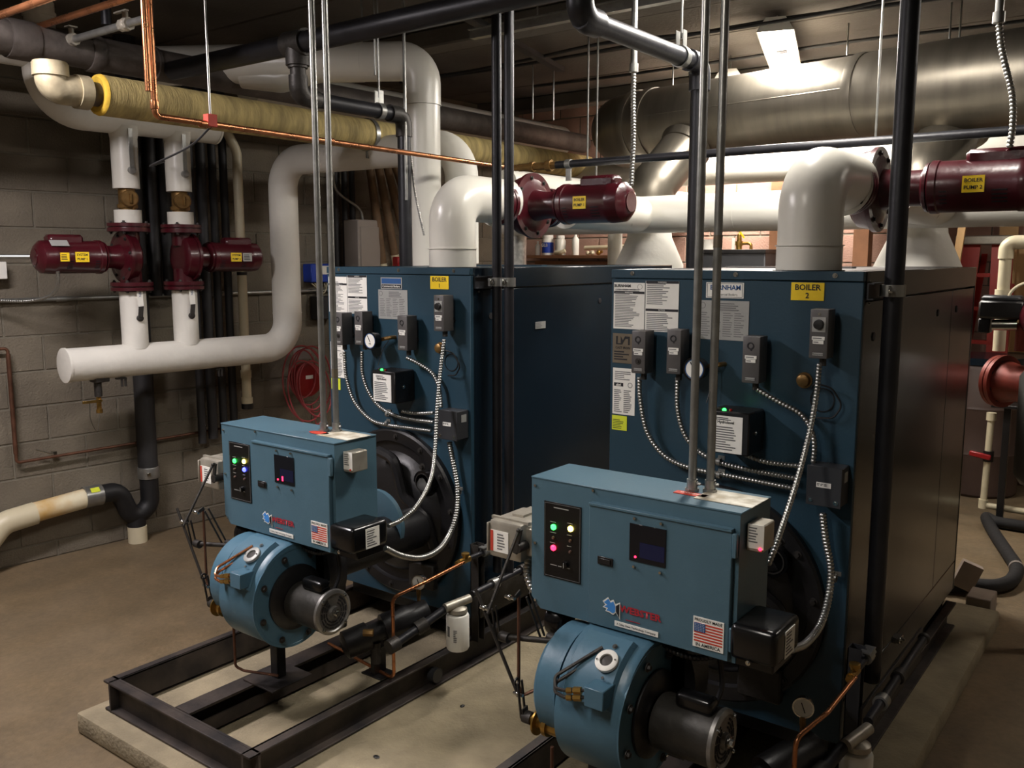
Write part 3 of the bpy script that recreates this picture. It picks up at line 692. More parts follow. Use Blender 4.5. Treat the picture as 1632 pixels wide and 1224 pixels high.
    for i in range(6):
        for j in range(5): dots.obox(c+V((-.033+i*.0044, -.0023, .0045+j*.004)), -Y_, .0013, .0013, .0004)
    O('stars', dots, 'paper', s, kind='stuff')
    # indicator panel
    a, b_ = A(868, 800), A(926, 922); pz0, pz1 = .873, 1.083; pxa, pxb = a.x, b_.x; pc = (pxa+pxb)/2
    pn = O('indicator_panel', MB().box((pxa, yf+D.y-.0025, pz0), (pxb, yf+D.y, pz1), .0005), 'panelblack', t)
    O('panel_outline', MB().box((pxa+.003, yf+D.y-.003, pz1-.0045), (pxb-.003, yf+D.y-.002, pz1-.0035)).box((pxa+.003, yf+D.y-.003, pz0+.0035), (pxb-.003, yf+D.y-.002, pz0+.0045))
      .box((pxa+.003, yf+D.y-.003, pz0+.004), (pxa+.004, yf+D.y-.002, pz1-.004)).box((pxb-.004, yf+D.y-.003, pz0+.004), (pxb-.003, yf+D.y-.002, pz1-.004)), 'grayink', pn)
    lp = [(.27, .675, 'led_g'), (.73, .70, 'led_y'), (.27, .535, 'led_off'), (.73, .545, 'led_off' if n == 2 else 'led_b'), (.27, .40, 'led_r' if n == 2 else 'led_off'), (.73, .40, 'led_off')]
    for fx, fz, mm in lp:
        if n == 1 and mm == 'led_b': fz = .56
        q = V((pxa+(pxb-pxa)*fx, yf+D.y-.002, pz0+(pz1-pz0)*fz)); on = mm != 'led_off'
        O('indicator_lamp', MB().lathe(q, -Y_, [(0, .008 if on else .004), (.004, .008 if on else .004), (.007, .005 if on else .003)], 16), mm, pn, 'unlit' if not on else None)
        LINES(pn, q+V((0, -.001, .014)), -Y_, .022, .003, 1, 'silver', seed=int(fx*10+fz*100), d=.001)
    q = V((pc+.012, yf+D.y-.002, pz0+.045)); O('selector_knob', MB().lathe(q, -Y_, [(0, .010), (.010, .009), (.011, .003)], 16), 'blackgloss', pn)
    O('selector_mark', MB().obox(q-Y_*.0115, -Y_, .002, .014, .001), 'silver', pn)
    LINES(pn, (pc, yf+D.y-.002, pz1-.014), -Y_, .055, .006, 1, 'silver', seed=2, d=.001); LINES(pn, (pc, yf+D.y-.002, pz0+.036), -Y_, .075, .004, 1, 'silver', seed=2, cols=3, d=.001)
    # top stickers and side screws
    c = PX(1165, 797, z=z1)+D+Z_*.0045; STK(t, 'mottled_label', c, Z_, .15, .105, 'oldpaper', up=Y_)
    c = PX(1101, 790, z=z1)+D+Z_*.0045
    if n == 2: STK(t, 'red_label', c, Z_, .085, .026, 'redlab', [('WARNING', .012, 0, 0, 'paper')], up=Y_)
    else: O('red_label', MB().prism([(.045*math.cos(k*PI/8), .02*math.sin(k*PI/8)) for k in range(16)], c, X_, Y_, (0, 0, .0008)), 'redlab', t)
    sc = MB()
    for px, py in ((852, 773), (852, 864), (852, 955), (944, 781), (941, 987)): q = A(px, py); sc.bolt((q.x+.004, q.y, q.z), -Y_, .0045, .004, False)
    O('case_screws', sc, 'chrome', t)
    # small box on the right flank
    q = P(x1+.001, 1.985, 1.055)
    t2 = T('transformer_box', q, 'small bare metal box on the right flank of the control cabinet of %s' % which, 'electrical box')
    O('case', MB().box(q+V((.0, -.02, -.01)), q+V((.042, .050, .056)), .003), 'alum', t2)
    s = STK(t2, 'white_tag', q+V((.024, -.021, .028)), -Y_, .04, .058, 'paper'); LINES(s, q+V((.024, -.021, .032)), -Y_, .034, .04, 6, seed=4)
    O('red_light', MB().lathe(q+V((.036, -.02, .0)), -Y_, [(0, .004), (.004, .003)], 10), 'led_r' if n == 2 else 'redlab', t2)
    O('pipe_nipple', MB().cyl(q+V((.0, .02, .02)), q+V((-.004, .02, .02)), .012, seg=10), 'steel', t2)
    # ---- black relay/ignition box
    q0, q1 = P(-.800, 1.90, .798), P(-.685, 2.06, .885)
    t3 = T('ignition_transformer', (q0+q1)/2-Z_*.055, 'rounded black transformer box at the lower right of the control cabinet of %s' % which, 'transformer')
    O('case', MB().box(q0, q1, .016, 3), 'blackgloss', t3)
    O('mounting_flange', MB().box(P(-.795, 1.93, .772), P(-.70, 2.05, .800), .004), 'black', t3)
    s = STK(t3, 'rating_tag', V((q1.x+.001, q0.y+.085, .84)), X_, .06, .066, 'paper'); LINES(s, V((q1.x+.001, q0.y+.085, .84)), X_, .05, .056, 7, seed=9)
    O('case_screws', MB().bolt((q0.x+.05, q0.y, .80), -Y_, .004, .004).bolt((q0.x-.0, q0.y+.03, .86), -X_, .004, .004), 'chrome', t3)
    # ---- burner body
    R, yc, zc = .172, 1.925, .585
    xl, xr = -1.20, -1.005
    t = T('burner', P((xl+xr)/2, yc, zc-R), 'oil and gas burner with blue fan housing below the control cabinet of %s' % which, 'burner')
    seg = 48; mb = MB(); rings = []
    for xx, rr in ((xl-.0, R-.012), (xl+.008, R), (xr-.012, R), (xr, R-.006)):
        rg = []
        for i in range(seg):
            a = 2*PI*i/seg; r2 = rr*(1+.12*max(0, math.sin(a-.3)))  # scroll swells toward the back
            rg.append(mb.bm.verts.new(P(xx, yc-r2*math.cos(a), zc+r2*math.sin(a))))
        rings.append(rg)
    mb.skin(rings); O('fan_housing', mb, 'bluedrum', t)
    O('rim', MB().lathe(P(xr-.004, yc, zc), X_, [(0, R+.003), (.005, R+.003), (.005, R-.006), (.001, R-.010), (.001, .02)], 48), 'bluedrum', t)
    # raised inlet cover on the front shoulder
    a0, a1 = math.radians(20), math.radians(78)
    def sh(xx, a, r): return P(xx, yc-r*math.cos(a), zc+r*math.sin(a))
    mb = MB(); gr = []
    for rr in (R+.001, R+.013):
        ins = 0 if rr < R+.01 else .008
        gr.append([[mb.bm.verts.new(sh(xl+.025+ins+(xr-xl-.05-2*ins)*i/6, a0+ins*4+(a1-a0-ins*8)*j/8, rr*(1+.12*max(0, math.sin(a0+(a1-a0)*j/8-.3))))) for j in range(9)] for i in range(7)])
    lo, hi = gr
    for i in range(6):
        for j in range(8): mb.bm.faces.new((hi[i][j], hi[i+1][j], hi[i+1][j+1], hi[i][j+1]))
    bd = [(i, 0) for i in range(7)]+[(6, j) for j in range(1, 9)]+[(i, 8) for i in range(5, -1, -1)]+[(0, j) for j in range(7, 0, -1)]
    for (i, j), (k, l) in zip(bd, bd[1:]+bd[:1]): mb.bm.faces.new((lo[i][j], lo[k][l], hi[k][l], hi[i][j]))
    sc_ = O('shoulder_cover', mb, 'bluedrum', t, sharp=30)
    am = math.radians(54); nrm = V((0, -math.cos(am), math.sin(am))); pc_ = sh(-1.072, am, (R+.014)*(1+.12*math.sin(am-.3)))
    O('sight_ring', MB().lathe(pc_, nrm, [(0, .030), (.008, .030), (.010, .027), (.010, .017), (.003, .016)], 28), 'paper' if n == 2 else 'silver', sc_)
    O('sight_glass', MB().lathe(pc_, nrm, [(.001, .017), (.005, .016), (.006, .004)], 24), 'castgray', sc_)
    bl = MB(); u = V((1, 0, 0)); v_ = nrm.cross(u)
    for s_ in (-1, 1): bl.bolt(pc_+u*.023*s_+v_*.006*s_+nrm*.010, nrm, .003, .002, False)
    bl.bolt(pc_+v_*-.045+u*.01, nrm, .0045, .004, False); bl.bolt(pc_+v_*.045, nrm, .0045, .004)
    O('cover_screws', bl, 'chrome', sc_)
    # nozzle valve block on the front with two brass-ended tubes
    a2 = math.radians(28); pb = sh(-1.062, a2, R+.035)
    O('valve_block', MB().box(pb+V((-.026, -.016, -.022)), pb+V((.028, .05, .028)), .002), 'bluedrum', t)
    for k in (-1, 1):
        q = pb+V((-.026, -.004, .004+k*.009)); e = q+V((-.055, -.012, -.012))
        tb = O('oil_tube', MB().tube([q, e, q+V((-.085, -.01, -.012-.004*k)), q+V((-.098, .01, .004)), q+V((-.01, .09, .075))], .0045, 8, .015), 'copper' if n == 1 else 'castgray', t)
        O('brass_nut', MB().cyl(q+V((-.012, -.003, -.003)), q+V((-.032, -.007, -.007)), .009, seg=6).cyl(q+V((-.036, -.008, -.008)), q+V((-.050, -.011, -.011)), .0075, seg=6), 'brass', tb)
    # left end: blue side cover, brass metering valve with dial and slotted lever
    lc = MB(); lc.lathe(P(xl, yc-.01, zc+.03), -X_, [(0, .150), (.06, .150), (.075, .135), (.075, .01)], 36)
    O('side_cover', lc, 'bluedrum', t)
    if n == 2:
        STK(t, 'red_white_tag', sh(xl-.035, math.radians(40), .166), V((0, -math.cos(math.radians(40)), math.sin(math.radians(40)))), .05, .07, 'paper', up=V((0, math.sin(.7), math.cos(.7))))
        STK(t, 'red_header_tag', sh(xl-.035, math.radians(50), .168), V((0, -math.cos(math.radians(50)), math.sin(math.radians(50)))), .05, .024, 'redlab', up=V((0, math.sin(.87), math.cos(.87))))
    vz = P(-1.287, 1.811, .521)
    vt = O('metering_valve', MB().lathe(vz+X_*.045, -X_, [(-.05, .022), (0, .022), (0, .030), (.012, .030), (.012, .018), (.035, .018), (.035, .036), (.040, .036), (.040, .028), (.048, .012), (.062, .012)], 24), 'brass', t)
    lv0 = vz+V((-.022, 0, 0)); lv1 = lv0+V((-.02, -.015, .098))
    O('lever_shaft', MB().cyl(vz+V((.0, 0, 0)), lv0-X_*.010, .010, seg=12).cyl(lv0+X_*.008, lv0-X_*.018, .017, seg=12), 'castgray', vt)
    dirv = (lv1-lv0).normalized(); sidev = dirv.cross(X_).normalized()
    sl = MB()
    for k in (-1, 1): sl.obox((lv0+lv1)/2+sidev*k*.009-X_*.012, -X_, .006, .105, .004, up=dirv)
    sl.obox(lv0+dirv*.012-X_*.012, -X_, .024, .03, .004, up=dirv); sl.lathe(lv1-X_*.010+dirv*.0, -X_, [(0, .012), (.004, .012), (.004, .006), (0, .006)], 14)
    O('slotted_lever', sl, 'castgray', vt)
    # drum bolts
    bl = MB()
    for k in range(8):
        a = 2*PI*(k+.4)/8; bl.bolt(P(xr+.006, yc+.148*math.cos(a), zc+.148*math.sin(a)), X_, .008, .008)
    O('housing_bolts', bl, 'castgray', t)
    # motor
    O('motor_plate', MB().lathe(P(xr+.001, yc, zc), X_, [(0, .112), (.008, .112), (.012, .104), (.018, .090), (.018, .02)], 48), 'black', t)
    m0, m1 = xr+.02, -.812; ym, zm = 1.925, .575
    mt = O('motor', MB().lathe(P(m0, ym, zm), X_, [(0, .060), (.004, .068), (.014, .072), (m1-m0-.012, .072)], 40), 'motor', t)
    eb = O('end_bell', MB().lathe(P(m1-.012, ym, zm), X_, [(0, .076), (.010, .076), (.014, .072), (.016, .064), (.012, .060), (.012, .022), (.022, .020), (.022, .010)], 40), 'bell', t)
    vs = MB()
    for k in range(14):
        a = 2*PI*k/14
        if 1.2 < a < 2.2: continue
        for rr in (.032, .042, .052):
            p0 = P(m1+.0015, ym+rr*math.cos(a), zm+rr*math.sin(a)); tg = V((0, -math.sin(a), math.cos(a)))
            vs.obox(p0, X_, .0045, .42*rr*.9, .0015, up=tg)
    O('vent_slot', vs, 'ink', eb, kind='stuff')
    sc = MB()
    for k in range(4):
        a = PI/4+k*PI/2; sc.bolt(P(m1+.003, ym+.066*math.cos(a), zm+.066*math.sin(a)), X_, .0045, .005)
    sc.bolt(P(m1+.012, ym, zm), X_, .010, .010); O('bell_bolts', sc, 'chrome', eb)
    O('capacitor_cover', MB().box(P(m0+.055, ym-.036, zm+.064), P(m1-.02, ym+.012, zm+.104), .012, 3), 'blackgloss', mt)
    # black burner throat between housing and door
    O('throat', MB().lathe(P(-1.10, 2.02, .64), Y_, [(0, .165), (.08, .165), (.12, .085), (.60, .085)], 32), 'black', t)
    O('mounting_flange', MB().lathe(P(-1.145 if n == 1 else -1.13, 2.45, .69), Y_, [(0, .135), (.02, .135)], 44), 'blue', t, 'light blue round flange')
    O('body_frame', MB().box(P(-1.22, 2.02, .42), P(-.96, 2.12, .775), .006), 'black', t)
    O('support_post', MB().box(P(-1.235, 1.985, .20), P(-1.195, 2.025, .42), .002), 'black', t)
    fp = O('foot_plate', MB().box(P(-1.30, 1.91, .1985), P(-1.13, 2.09, .205), .001), 'channel', t)
    O('air_damper_knob', MB().lathe(P(-1.30, 1.98, .735), -X_, [(0, .035), (.02, .048), (.05, .046), (.06, .03)], 28), 'blackgloss', t)
    O('air_inlet', MB().lathe(P(-1.19, 2.0, .67), -X_, [(0, .03), (.06, .03), (.06, .022), (.12, .022)], 20), 'bronze', t)
    if n == 2:
        O('gas_cock', MB().lathe(P(-1.27, 1.93, .60), -X_, [(0, .05), (.02, .055), (.05, .05), (.055, .035), (.07, .033)], 24), 'castgray', t)
    # wiring below cabinet
    O('lower_cable', MB().flex([P(-1.02, 1.99, .775), P(-.98, 1.95, .755), P(-.90, 1.95, .752), P(-.80, 1.96, .79)], .008), 'black', t)
    O('motor_cable', MB().tube(catmull([P(-.86, 1.99, .76), P(-.85, 1.99, .68), P(-.86, 1.97, .62), P(-.84, 1.96, .60)]), .007, 8), 'rubber', t)
    O('drain_tube', MB().tube([P(-1.27, 1.86, .43), P(-1.27, 1.86, .28), P(-1.25, 1.88, .262), P(-1.12, 1.93, .262)], .005, 8, .02), 'copperold', t)
    # ---- modulating actuator and linkage
    ac = T('damper_actuator', P(-1.46, 2.0, .88), 'grey cast aluminium damper actuator left of the control cabinet of %s' % which, 'actuator')
    O('housing', MB().box(P(-1.545, 1.935, .885), P(-1.43, 2.10, .995), .010, 2).box(P(-1.44, 1.96, .90), P(-1.392, 2.08, .985), .006), 'alum', ac)
    O('cover_ribs', MB().box(P(-1.55, 1.955, .992), P(-1.42, 1.965, 1.000)).box(P(-1.55, 1.93, .90), P(-1.543, 2.105, .985), .002).box(P(-1.51, 2.0, .994), P(-1.47, 2.09, 1.002)), 'alum', ac)
    s = STK(ac, 'label', P(-1.505, 1.934, .935), -Y_, .062, .062, 'paper'); LINES(s, P(-1.495, 1.934, .935), -Y_, .036, .05, 6, seed=3, cols=1)
    O('red_edge', MB().obox(P(-1.532, 1.9335, .935), -Y_, .010, .06, .002), 'redlab', s)
    cr0 = P(-1.43, 1.925, .935)
    O('crank', MB().cyl(cr0+Y_*.03, cr0-Y_*.012, .014, seg=12).obox(cr0+V((.0, -.006, .02)), -Y_, .014, .075, .006, up=(.25, 0, 1)).ball(cr0+V((.012, -.018, .055)), .007), 'castgray', ac)
    O('conduit_tail', MB().flex([P(-1.45, 2.0, .885), P(-1.44, 1.98, .84), P(-1.41, 1.97, .80), P(-1.38, 1.98, .785)], .013, .011), 'flex', ac)
    lk = T('linkage', P(-1.36, 1.8, .73), 'grey rod and lever linkage hanging left of the burner of %s' % which, 'linkage')
    sh0, sh1 = P(-1.375, 1.80, .715), P(-1.27, 1.88, .735)
    sh0, sh1 = P(-1.40, 1.815, .722), P(-1.235, 1.86, .735)
    O('jackshaft', MB().cyl(sh0, sh1, .008, seg=12).cyl(sh0-X_*.01, sh0+X_*.018, .014, seg=12).cyl(sh1-X_*.05, sh1-X_*.022, .014, seg=12), 'castgray', lk)
    for c0, tip in ((sh0, P(-1.44, 1.80, .80)), (sh1-X_*.035, P(-1.34, 1.80, .86))):
        dv = (tip-c0).normalized(); sv = dv.cross(X_).normalized(); mb = MB(); Ln = (tip-c0).length
        for k in (-1, 1): mb.obox((tip+c0)/2+sv*k*.008, X_, .005, Ln, .004, up=dv)
        mb.obox(tip, X_, .022, .012, .004, up=dv)
        O('slotted_arm', mb, 'castgray', lk)
    lo_end = lv0+(lv1-lv0)*.62-X_*.02
    r1 = MB().cyl(P(-1.475, 1.79, .845), lo_end, .0048, seg=8); O('link_rod', r1, 'castgray', lk)
    O('link_rod', MB().cyl(cr0+V((.012, -.018, .055)), P(-1.43, 1.785, .79), .0045, seg=8), 'castgray', lk)
    js = MB()
    for p_ in (P(-1.445, 1.79, .80), lo_end, P(-1.36, 1.79, .85)): js.ball(p_, .008, 10, 7).cyl(p_-X_*.014, p_+X_*.016, .005, seg=8)
    O('ball_joint', js, 'chrome', lk)
    O('signal_tube', MB().tube([P(-1.345, 1.81, .86), P(-1.345, 1.81, .60), P(-1.335, 1.81, .575), P(-1.29, 1.86, .60)], .0045, 8, .012), 'copperold', lk)
burner(0, 0, 2)
burner(-1.355, -.03, 1)

# ================================================================== OIL TRAINS on the right of each burner
def oil_train(dx, dy, n):
    D = V((dx, dy, 0)); P = lambda x, y, z: V((x, y, z))+D; wn = 'the %s boiler' % LR(n)
    t = T('oil_pump_set', P(-2.30, 2.33, .22), 'black oil pump with fittings low on the right in front of %s' % wn, 'pump')
    O('pump_body', MB().lathe(P(-2.36, 2.10, .33), V((.42, .85, .22)), [(0, .03), (.01, .052), (.10, .052), (.10, .036), (.16, .036), (.16, .055), (.26, .055), (.28, .045), (.34, .045)], 24), 'black', t)
    O('pump_pipe', MB().tube([P(-2.19, 2.20, .35), P(-2.17, 2.33, .385), P(-2.14, 2.45, .43)], .016, 12), 'blackpipe', t)
    O('tee_fitting', MB().cyl(P(-2.18, 2.30, .374), P(-2.165, 2.34, .388), .026, seg=16).cyl(P(-2.195, 2.17, .345), P(-2.19, 2.21, .352), .027, seg=16).cyl(P(-2.29, 2.2, .33), P(-2.29, 2.2, .25), .018, seg=14), 'castgray', t)
    O('brass_fitting', MB().cyl(P(-2.27, 2.12, .40), P(-2.24, 2.14, .40), .013, seg=6), 'bronze', t)
    O('pump_foot', MB().box(P(-2.35, 2.18, .198), P(-2.25, 2.26, .204), .001).box(P(-2.31, 2.19, .204), P(-2.29, 2.25, .30), .001), 'black', t)
    # gauge
    g = T('pump_gauge', P(-2.25, 2.40, .42), 'small round steel-rimmed pressure gauge above the oil pump of %s' % wn, 'gauge')
    gc = P(-2.25, 2.39, .512); nn = V((.25, -.95, .05)).normalized()
    O('case', MB().lathe(gc, nn, [(-.022, .026), (-.003, .029), (.004, .029), (.004, .025), (.001, .025)], 26), 'chrome', g)
    fc = O('face', MB().lathe(gc, nn, [(0, .0255), (.0022, .0255)], 24), 'paper', g)
    O('needle', MB().obox(gc+nn*.003, nn, .0025, .03, .0006, up=(-.35, 0, .9)), 'ink', fc)
    O('stem', MB().cyl(gc-Z_*.026, gc-Z_*.05, .009, seg=8).cyl(gc-Z_*.05, gc-Z_*.085, .007, seg=8), 'bronze', g)
    O('stem_elbow', MB().tube([gc-Z_*.085, gc-Z_*.115, gc-Z_*.125+V((-.01, .01, 0))], .010, 8), 'castgray', g)
    # filter
    f = T('oil_filter', P(-2.13, 2.47, .24), ('white spin-on oil filter canister hanging beside the left boiler' if n == 1 else 'dim spin-on oil filter canister in the shadow beside the right boiler'), 'filter')
    fx, fy, ftop = -2.125, 2.47, .395
    O('canister', MB().lathe(P(fx, fy, ftop-.145), Z_, [(0, .030), (.004, .040), (.012, .044), (.135, .044), (.142, .041), (.145, .030)], 32), 'paper', f)
    O('filter_head', MB().lathe(P(fx, fy, ftop), Z_, [(0, .030), (.006, .038), (.020, .036), (.03, .02)], 24).cyl(P(fx-.014, fy-.055, ftop+.034), P(fx+.014, fy+.055, ftop+.044), .017, seg=16), 'alum', f)
    cn = V((-.25, -.95, 0)).normalized()
    s = O('barcode', MB().obox(P(fx, fy, ftop-.062)+V((-.008, -.0437, 0)), V((-.18, -.98, 0)), .012, .040, .0012), 'grayink', f)
    LINES(f, P(fx, fy, ftop-.075)+V((.022, -.039, 0)), V((.5, -.87, 0)), .016, .05, 7, 'grayink', seed=2); LINES(f, P(fx, fy, ftop-.075)+V((-.030, -.0335, 0)), V((-.68, -.73, 0)), .016, .05, 6, 'grayink', seed=4)
    # copper line
    c = O('copper_oil_line', MB().tube([P(-2.62, 2.26, .215), P(-2.209, 2.209, .207), P(-2.205, 2.205, .52), P(-2.17, 2.34, .545), P(-2.16, 2.55, .565)], .0065, 10, .03), 'copper', label='bent copper tube rising in front of %s beside its oil pump' % wn, cat='pipe')
    v = T('oil_shutoff_valve', P(-2.17, 2.57, .56), 'small brass shutoff valve at the end of the copper tube near %s' % wn, 'valve')
    vv = P(-2.17, 2.56, .566)
    O('body', MB().cyl(vv-Y_*.025, vv+Y_*.035, .0125, seg=8).cyl(vv-Y_*.042, vv-Y_*.025, .010, seg=6).lathe(vv+Y_*.012, Z_, [(0, .012), (.018, .011), (.018, .016), (.028, .016), (.03, .012)], 14), 'brass', v)
    O('nipple', MB().cyl(vv+Y_*.035, vv+Y_*.12, .010, seg=10), 'blackpipe', v)
    O('ball_valve', MB().cyl(vv+Y_*.12, vv+Y_*.16, .018, seg=12).obox(vv+V((.0, .14, .022)), Z_, .03, .06, .004, up=Y_).cyl(vv+Y_*.16, vv+Y_*.19, .013, seg=6), 'steel', v)
    # strut post and supply pipe along the skirt
    p = T('strut_post', P(-2.19, 2.66, .197), 'upright slotted strut post on the skid at the front corner of %s' % wn, 'post')
    O('post', MB().box(P(-2.215, 2.655, .197), P(-2.212, 2.695, .60)).box(P(-2.215, 2.655, .197), P(-2.175, 2.658, .60)).box(P(-2.215, 2.692, .197), P(-2.175, 2.695, .60)), 'boxgray2' if n == 2 else 'castgray', p)
    O('cross_arm', MB().box(P(-2.175, 2.66, .30), P(-2.165, 3.40, .42), .002), 'castgray', p)
    s = T('oil_supply_pipe', P(-2.12, 2.55, .42), 'black threaded pipe from the filter head back along the side of %s' % wn, 'pipe')
    O('pipe', MB().tube([P(-2.12, 2.55, .444), P(-2.12, 3.2, .46)], .014, 12), 'blackpipe', s)
    O('clamp', MB().lathe(P(-2.12, 2.67, .447), Y_, [(0, .022), (.035, .022), (.035, .015), (0, .015)], 18), 'steel', s)
    O('elbow', MB().cyl(P(-2.12, 2.86, .452), P(-2.12, 2.90, .452), .021, seg=14).ball(P(-2.12, 3.2, .46), .02), 'castgray', s)
oil_train(0, 0, 1)
oil_train(1.496, -.07, 2)

# twin galvanised conduits rising from each cabinet
for dx, dy, n in ((0, 0, 2), (-1.355, -.03, 1)):
    for k, (xx, yy) in enumerate(((-.972, 2.045), (-.932, 2.065))):
        t = T('steel_conduit', (xx+dx, yy+dy, 1.145), 'vertical galvanised conduit, %s of the pair on the %s boiler cabinet' % (('left', 'right')[k], LR(n)), 'conduit')
        O('tube', MB().cyl((xx+dx, yy+dy, 1.145), (xx+dx, yy+dy, CE), .0105 if k == 0 else .0105, seg=14), 'steel', t)
        O('connector', MB().cyl((xx+dx, yy+dy, 1.145), (xx+dx, yy+dy, 1.152), .019, seg=8).cyl((xx+dx, yy+dy, 1.152), (xx+dx, yy+dy, 1.175), .014, seg=14).bolt((xx+dx+.014, yy+dy, 1.165), X_, .004, .008), 'steel', t)
        if k == 1: O('yellow_tag', MB().lathe((xx+dx, yy+dy, 1.755 if n == 2 else 1.33), Z_, [(0, .0112), (.03, .0112)], 14), 'goldplate', t)
# vertical black pipes beside the boilers
pb = MB().cyl((-.686, 2.73, .45), (-.686, 2.73, CE), .027, seg=20)
O('black_pipe', pb, 'blackpipe', label='tall black pipe clamped to the right side of the right boiler', cat='pipe')
for k, xx in enumerate((-2.19, -2.13)):
    O('black_pipe', MB().cyl((xx, 2.80, .45), (xx, 2.80, CE), .019, seg=16), 'blackpipe', label='tall black pipe clamped to the left boiler, the %s of the pair' % (('left', 'right')[k]), cat='pipe')

# ================================================================== OVERHEAD PIPEWORK
def pipe(name, pts, r, m, label, cat='pipe', fil=0, seg=18, parts=None, rad=None, group=None):
    t = T(name, pts[0], label, cat, group) if parts else None
    o = O(name if not t else 'pipe_run', MB().tube(pts, r, seg, fil, rad=rad), m, t, **({} if t else dict(label=label, cat=cat, group=group)))
    if parts:
        for nm, mb, mm in parts: O(nm, mb, mm, t)
    return t or o
def collar(p, d, r, ln=.03): p = V(p); d = V(d).normalized(); return MB().lathe(p-d*ln/2, d, [(0, r), (ln*.15, r*1.05), (ln*.85, r*1.05), (ln, r)], 20)
# boiler outlets: white jacketed elbow up and back to each pump, and on
for B, lb in ((B1, 'white jacketed pipe elbow rising from the top of the left boiler'), (B2, 'white jacketed pipe elbow rising from the top of the right boiler')):
    ox = B['x']+.615; oy = B['y']+.135 if B is B2 else B['y']+.135
    t = T('outlet_pipe', (ox, oy, ZT), lb, 'pipe')
    O('riser', MB().cyl((ox, oy, ZT), (ox, oy, ZT+.075), .097, seg=36), 'white', t)
    O('elbow', MB().tube([(ox, oy, ZT+.075), (ox, oy, 1.975), (ox, oy+.36, 1.975)], .0955, 36, .13, 10), 'white', t)
    O('jacket_seam', MB().lathe((ox, oy, ZT+.074), Z_, [(0, .1015), (.003, .1015)], 36).lathe((ox, oy+.28, 1.965), Y_, [(0, .1), (.003, .1)], 36), 'white', t)
    O('rear_run', MB().cyl((ox, oy+.83, 1.965), (ox, 4.36, 1.965), .095, seg=32), 'white', t)
    O('floor_ring', MB().lathe((ox, oy, ZT-.004), Z_, [(0, .106), (.006, .106)], 36), 'black', t)
def pump(c, flow, mot, r, rm, bl, ml, label, lines, stk_n, small=False, cap_up=Z_, tags=()):
    c, flow, mot = V(c), V(flow).normalized(), V(mot).normalized()
    t = T('circulator_pump', c, label, 'pump')
    O('volute', MB().lathe(c-mot*.03, mot, [(0, r*.55), (.006, r*.8), (.02, r*.93), (.05, r*.98), (.062, r), (.078, r), (.082, r*.9), (.095, r*.62)], 40), 'maroon', t)
    O('volute_rim', MB().lathe(c+mot*.038, mot, [(0, r*1.06), (.016, r*1.06)], 40), 'maroon', t)
    fl = MB(); bt = MB(); h = r*1.22 if not small else .150; fk = .66 if not small else .86
    for s in (-1, 1):
        q = c+flow*s*h; fl.cyl(c+flow*s*r*.5, q, r*.42, seg=20).lathe(q-flow*s*.012, flow*s, [(0, r*fk), (.020, r*fk), (.022, r*(fk-.06)), (.026, r*(fk-.06))], 28)
        fl.lathe(q+flow*s*.016, flow*s, [(0, r*fk), (.018, r*fk)], 28)
        a, b_, _ = frame(flow)
        for k in range(4):
            an = PI/4+k*PI/2; p = q+(a*math.cos(an)+b_*math.sin(an))*r*(fk-.14)
            bt.bolt(p-flow*s*.012, -flow*s, .009, .010).bolt(p+flow*s*.034, flow*s, .009, .010)
    a, b_, _ = frame(mot)
    for k in range(8):
        an = k*PI/4+.2; bt.bolt(c+mot*.054+(a*math.cos(an)+b_*math.sin(an))*r*.9, mot, .007, .007)
    O('flanges', fl, 'maroon', t); O('flange_bolts', bt, 'castgray', t)
    O('bearing_bracket', MB().lathe(c+mot*.04, mot, [(0, r*.6), (.015, rm*.85), (bl*.6, rm*.70), (bl, rm*.72), (bl+.01, rm*.95), (bl+.02, rm*.98)], 28), 'maroon', t)
    m0 = c+mot*(.06+bl)
    mo = O('motor', MB().lathe(m0, mot, [(0, rm*.9), (.008, rm*1.04), (.03, rm*1.04), (.034, rm), (ml*.72, rm), (ml*.72+.004, rm*1.03), (ml*.78, rm*1.03), (ml*.92, rm*.98), (ml*.985, rm*.72), (ml, rm*.5), (ml+.005, rm*.5)], 40), 'maroon', t)
    side = mot.cross(Z_)
    cp = MB(); cs = m0+mot*(ml*.42)+Z_*rm*1.0
    cp.obox(m0+mot*ml*.56+Z_*(rm*1.0), mot, rm*.95, rm*.70, ml*.52, up=Z_, bev=rm*.16)
    O('capacitor_box', cp, 'maroon', mo)
    vs = MB()
    for s in (-1, 1):
        for u in (.10, .52, .58 if not small else .5):
            for k in range(4):
                an = -.25-.16*k; dd = side*s*math.cos(an)+Z_*math.sin(an)
                vs.obox(m0+mot*(ml*u+.02)+dd*(rm*1.001), dd, .022, .0045, .003, up=mot.cross(dd))
    O('vent_slots', vs, 'ink', mo, kind='stuff')
    n_ = V(stk_n); sp = m0+mot*ml*(.40 if not small else .40)+n_*(rm*1.006)
    STK(t, 'pump_number_label', sp, n_, .064 if not small else .07, .052, 'yellow', [(lines[0], .0165, 0, .011, 'ink', .02), (lines[1], .0165, 0, -.011, 'ink', .02)])
    for (u, ww, hh, mm, dz) in tags:
        q = m0+mot*ml*u+n_*(rm*1.008)
        if dz: an = .85; dd = (n_*math.cos(an)+Z_*math.sin(an)); q = m0+mot*ml*u+dd*(rm*1.1); s = STK(t, 'motor_tag', q, dd, ww, hh, mm, up=Z_)
        else: s = STK(t, 'motor_tag', q, n_, ww, hh, mm)
        if not dz: LINES(s, q, n_, ww*.8, hh*.7, 4, 'ink', seed=5)
    return t
pump((-2.42, 3.30, 1.96), Y_, X_, .135, .083, .15, .33, 'maroon pump with a yellow BOILER PUMP 1 label beside the white elbow', ('BOILER', 'PUMP 1'), (0, -1, 0))
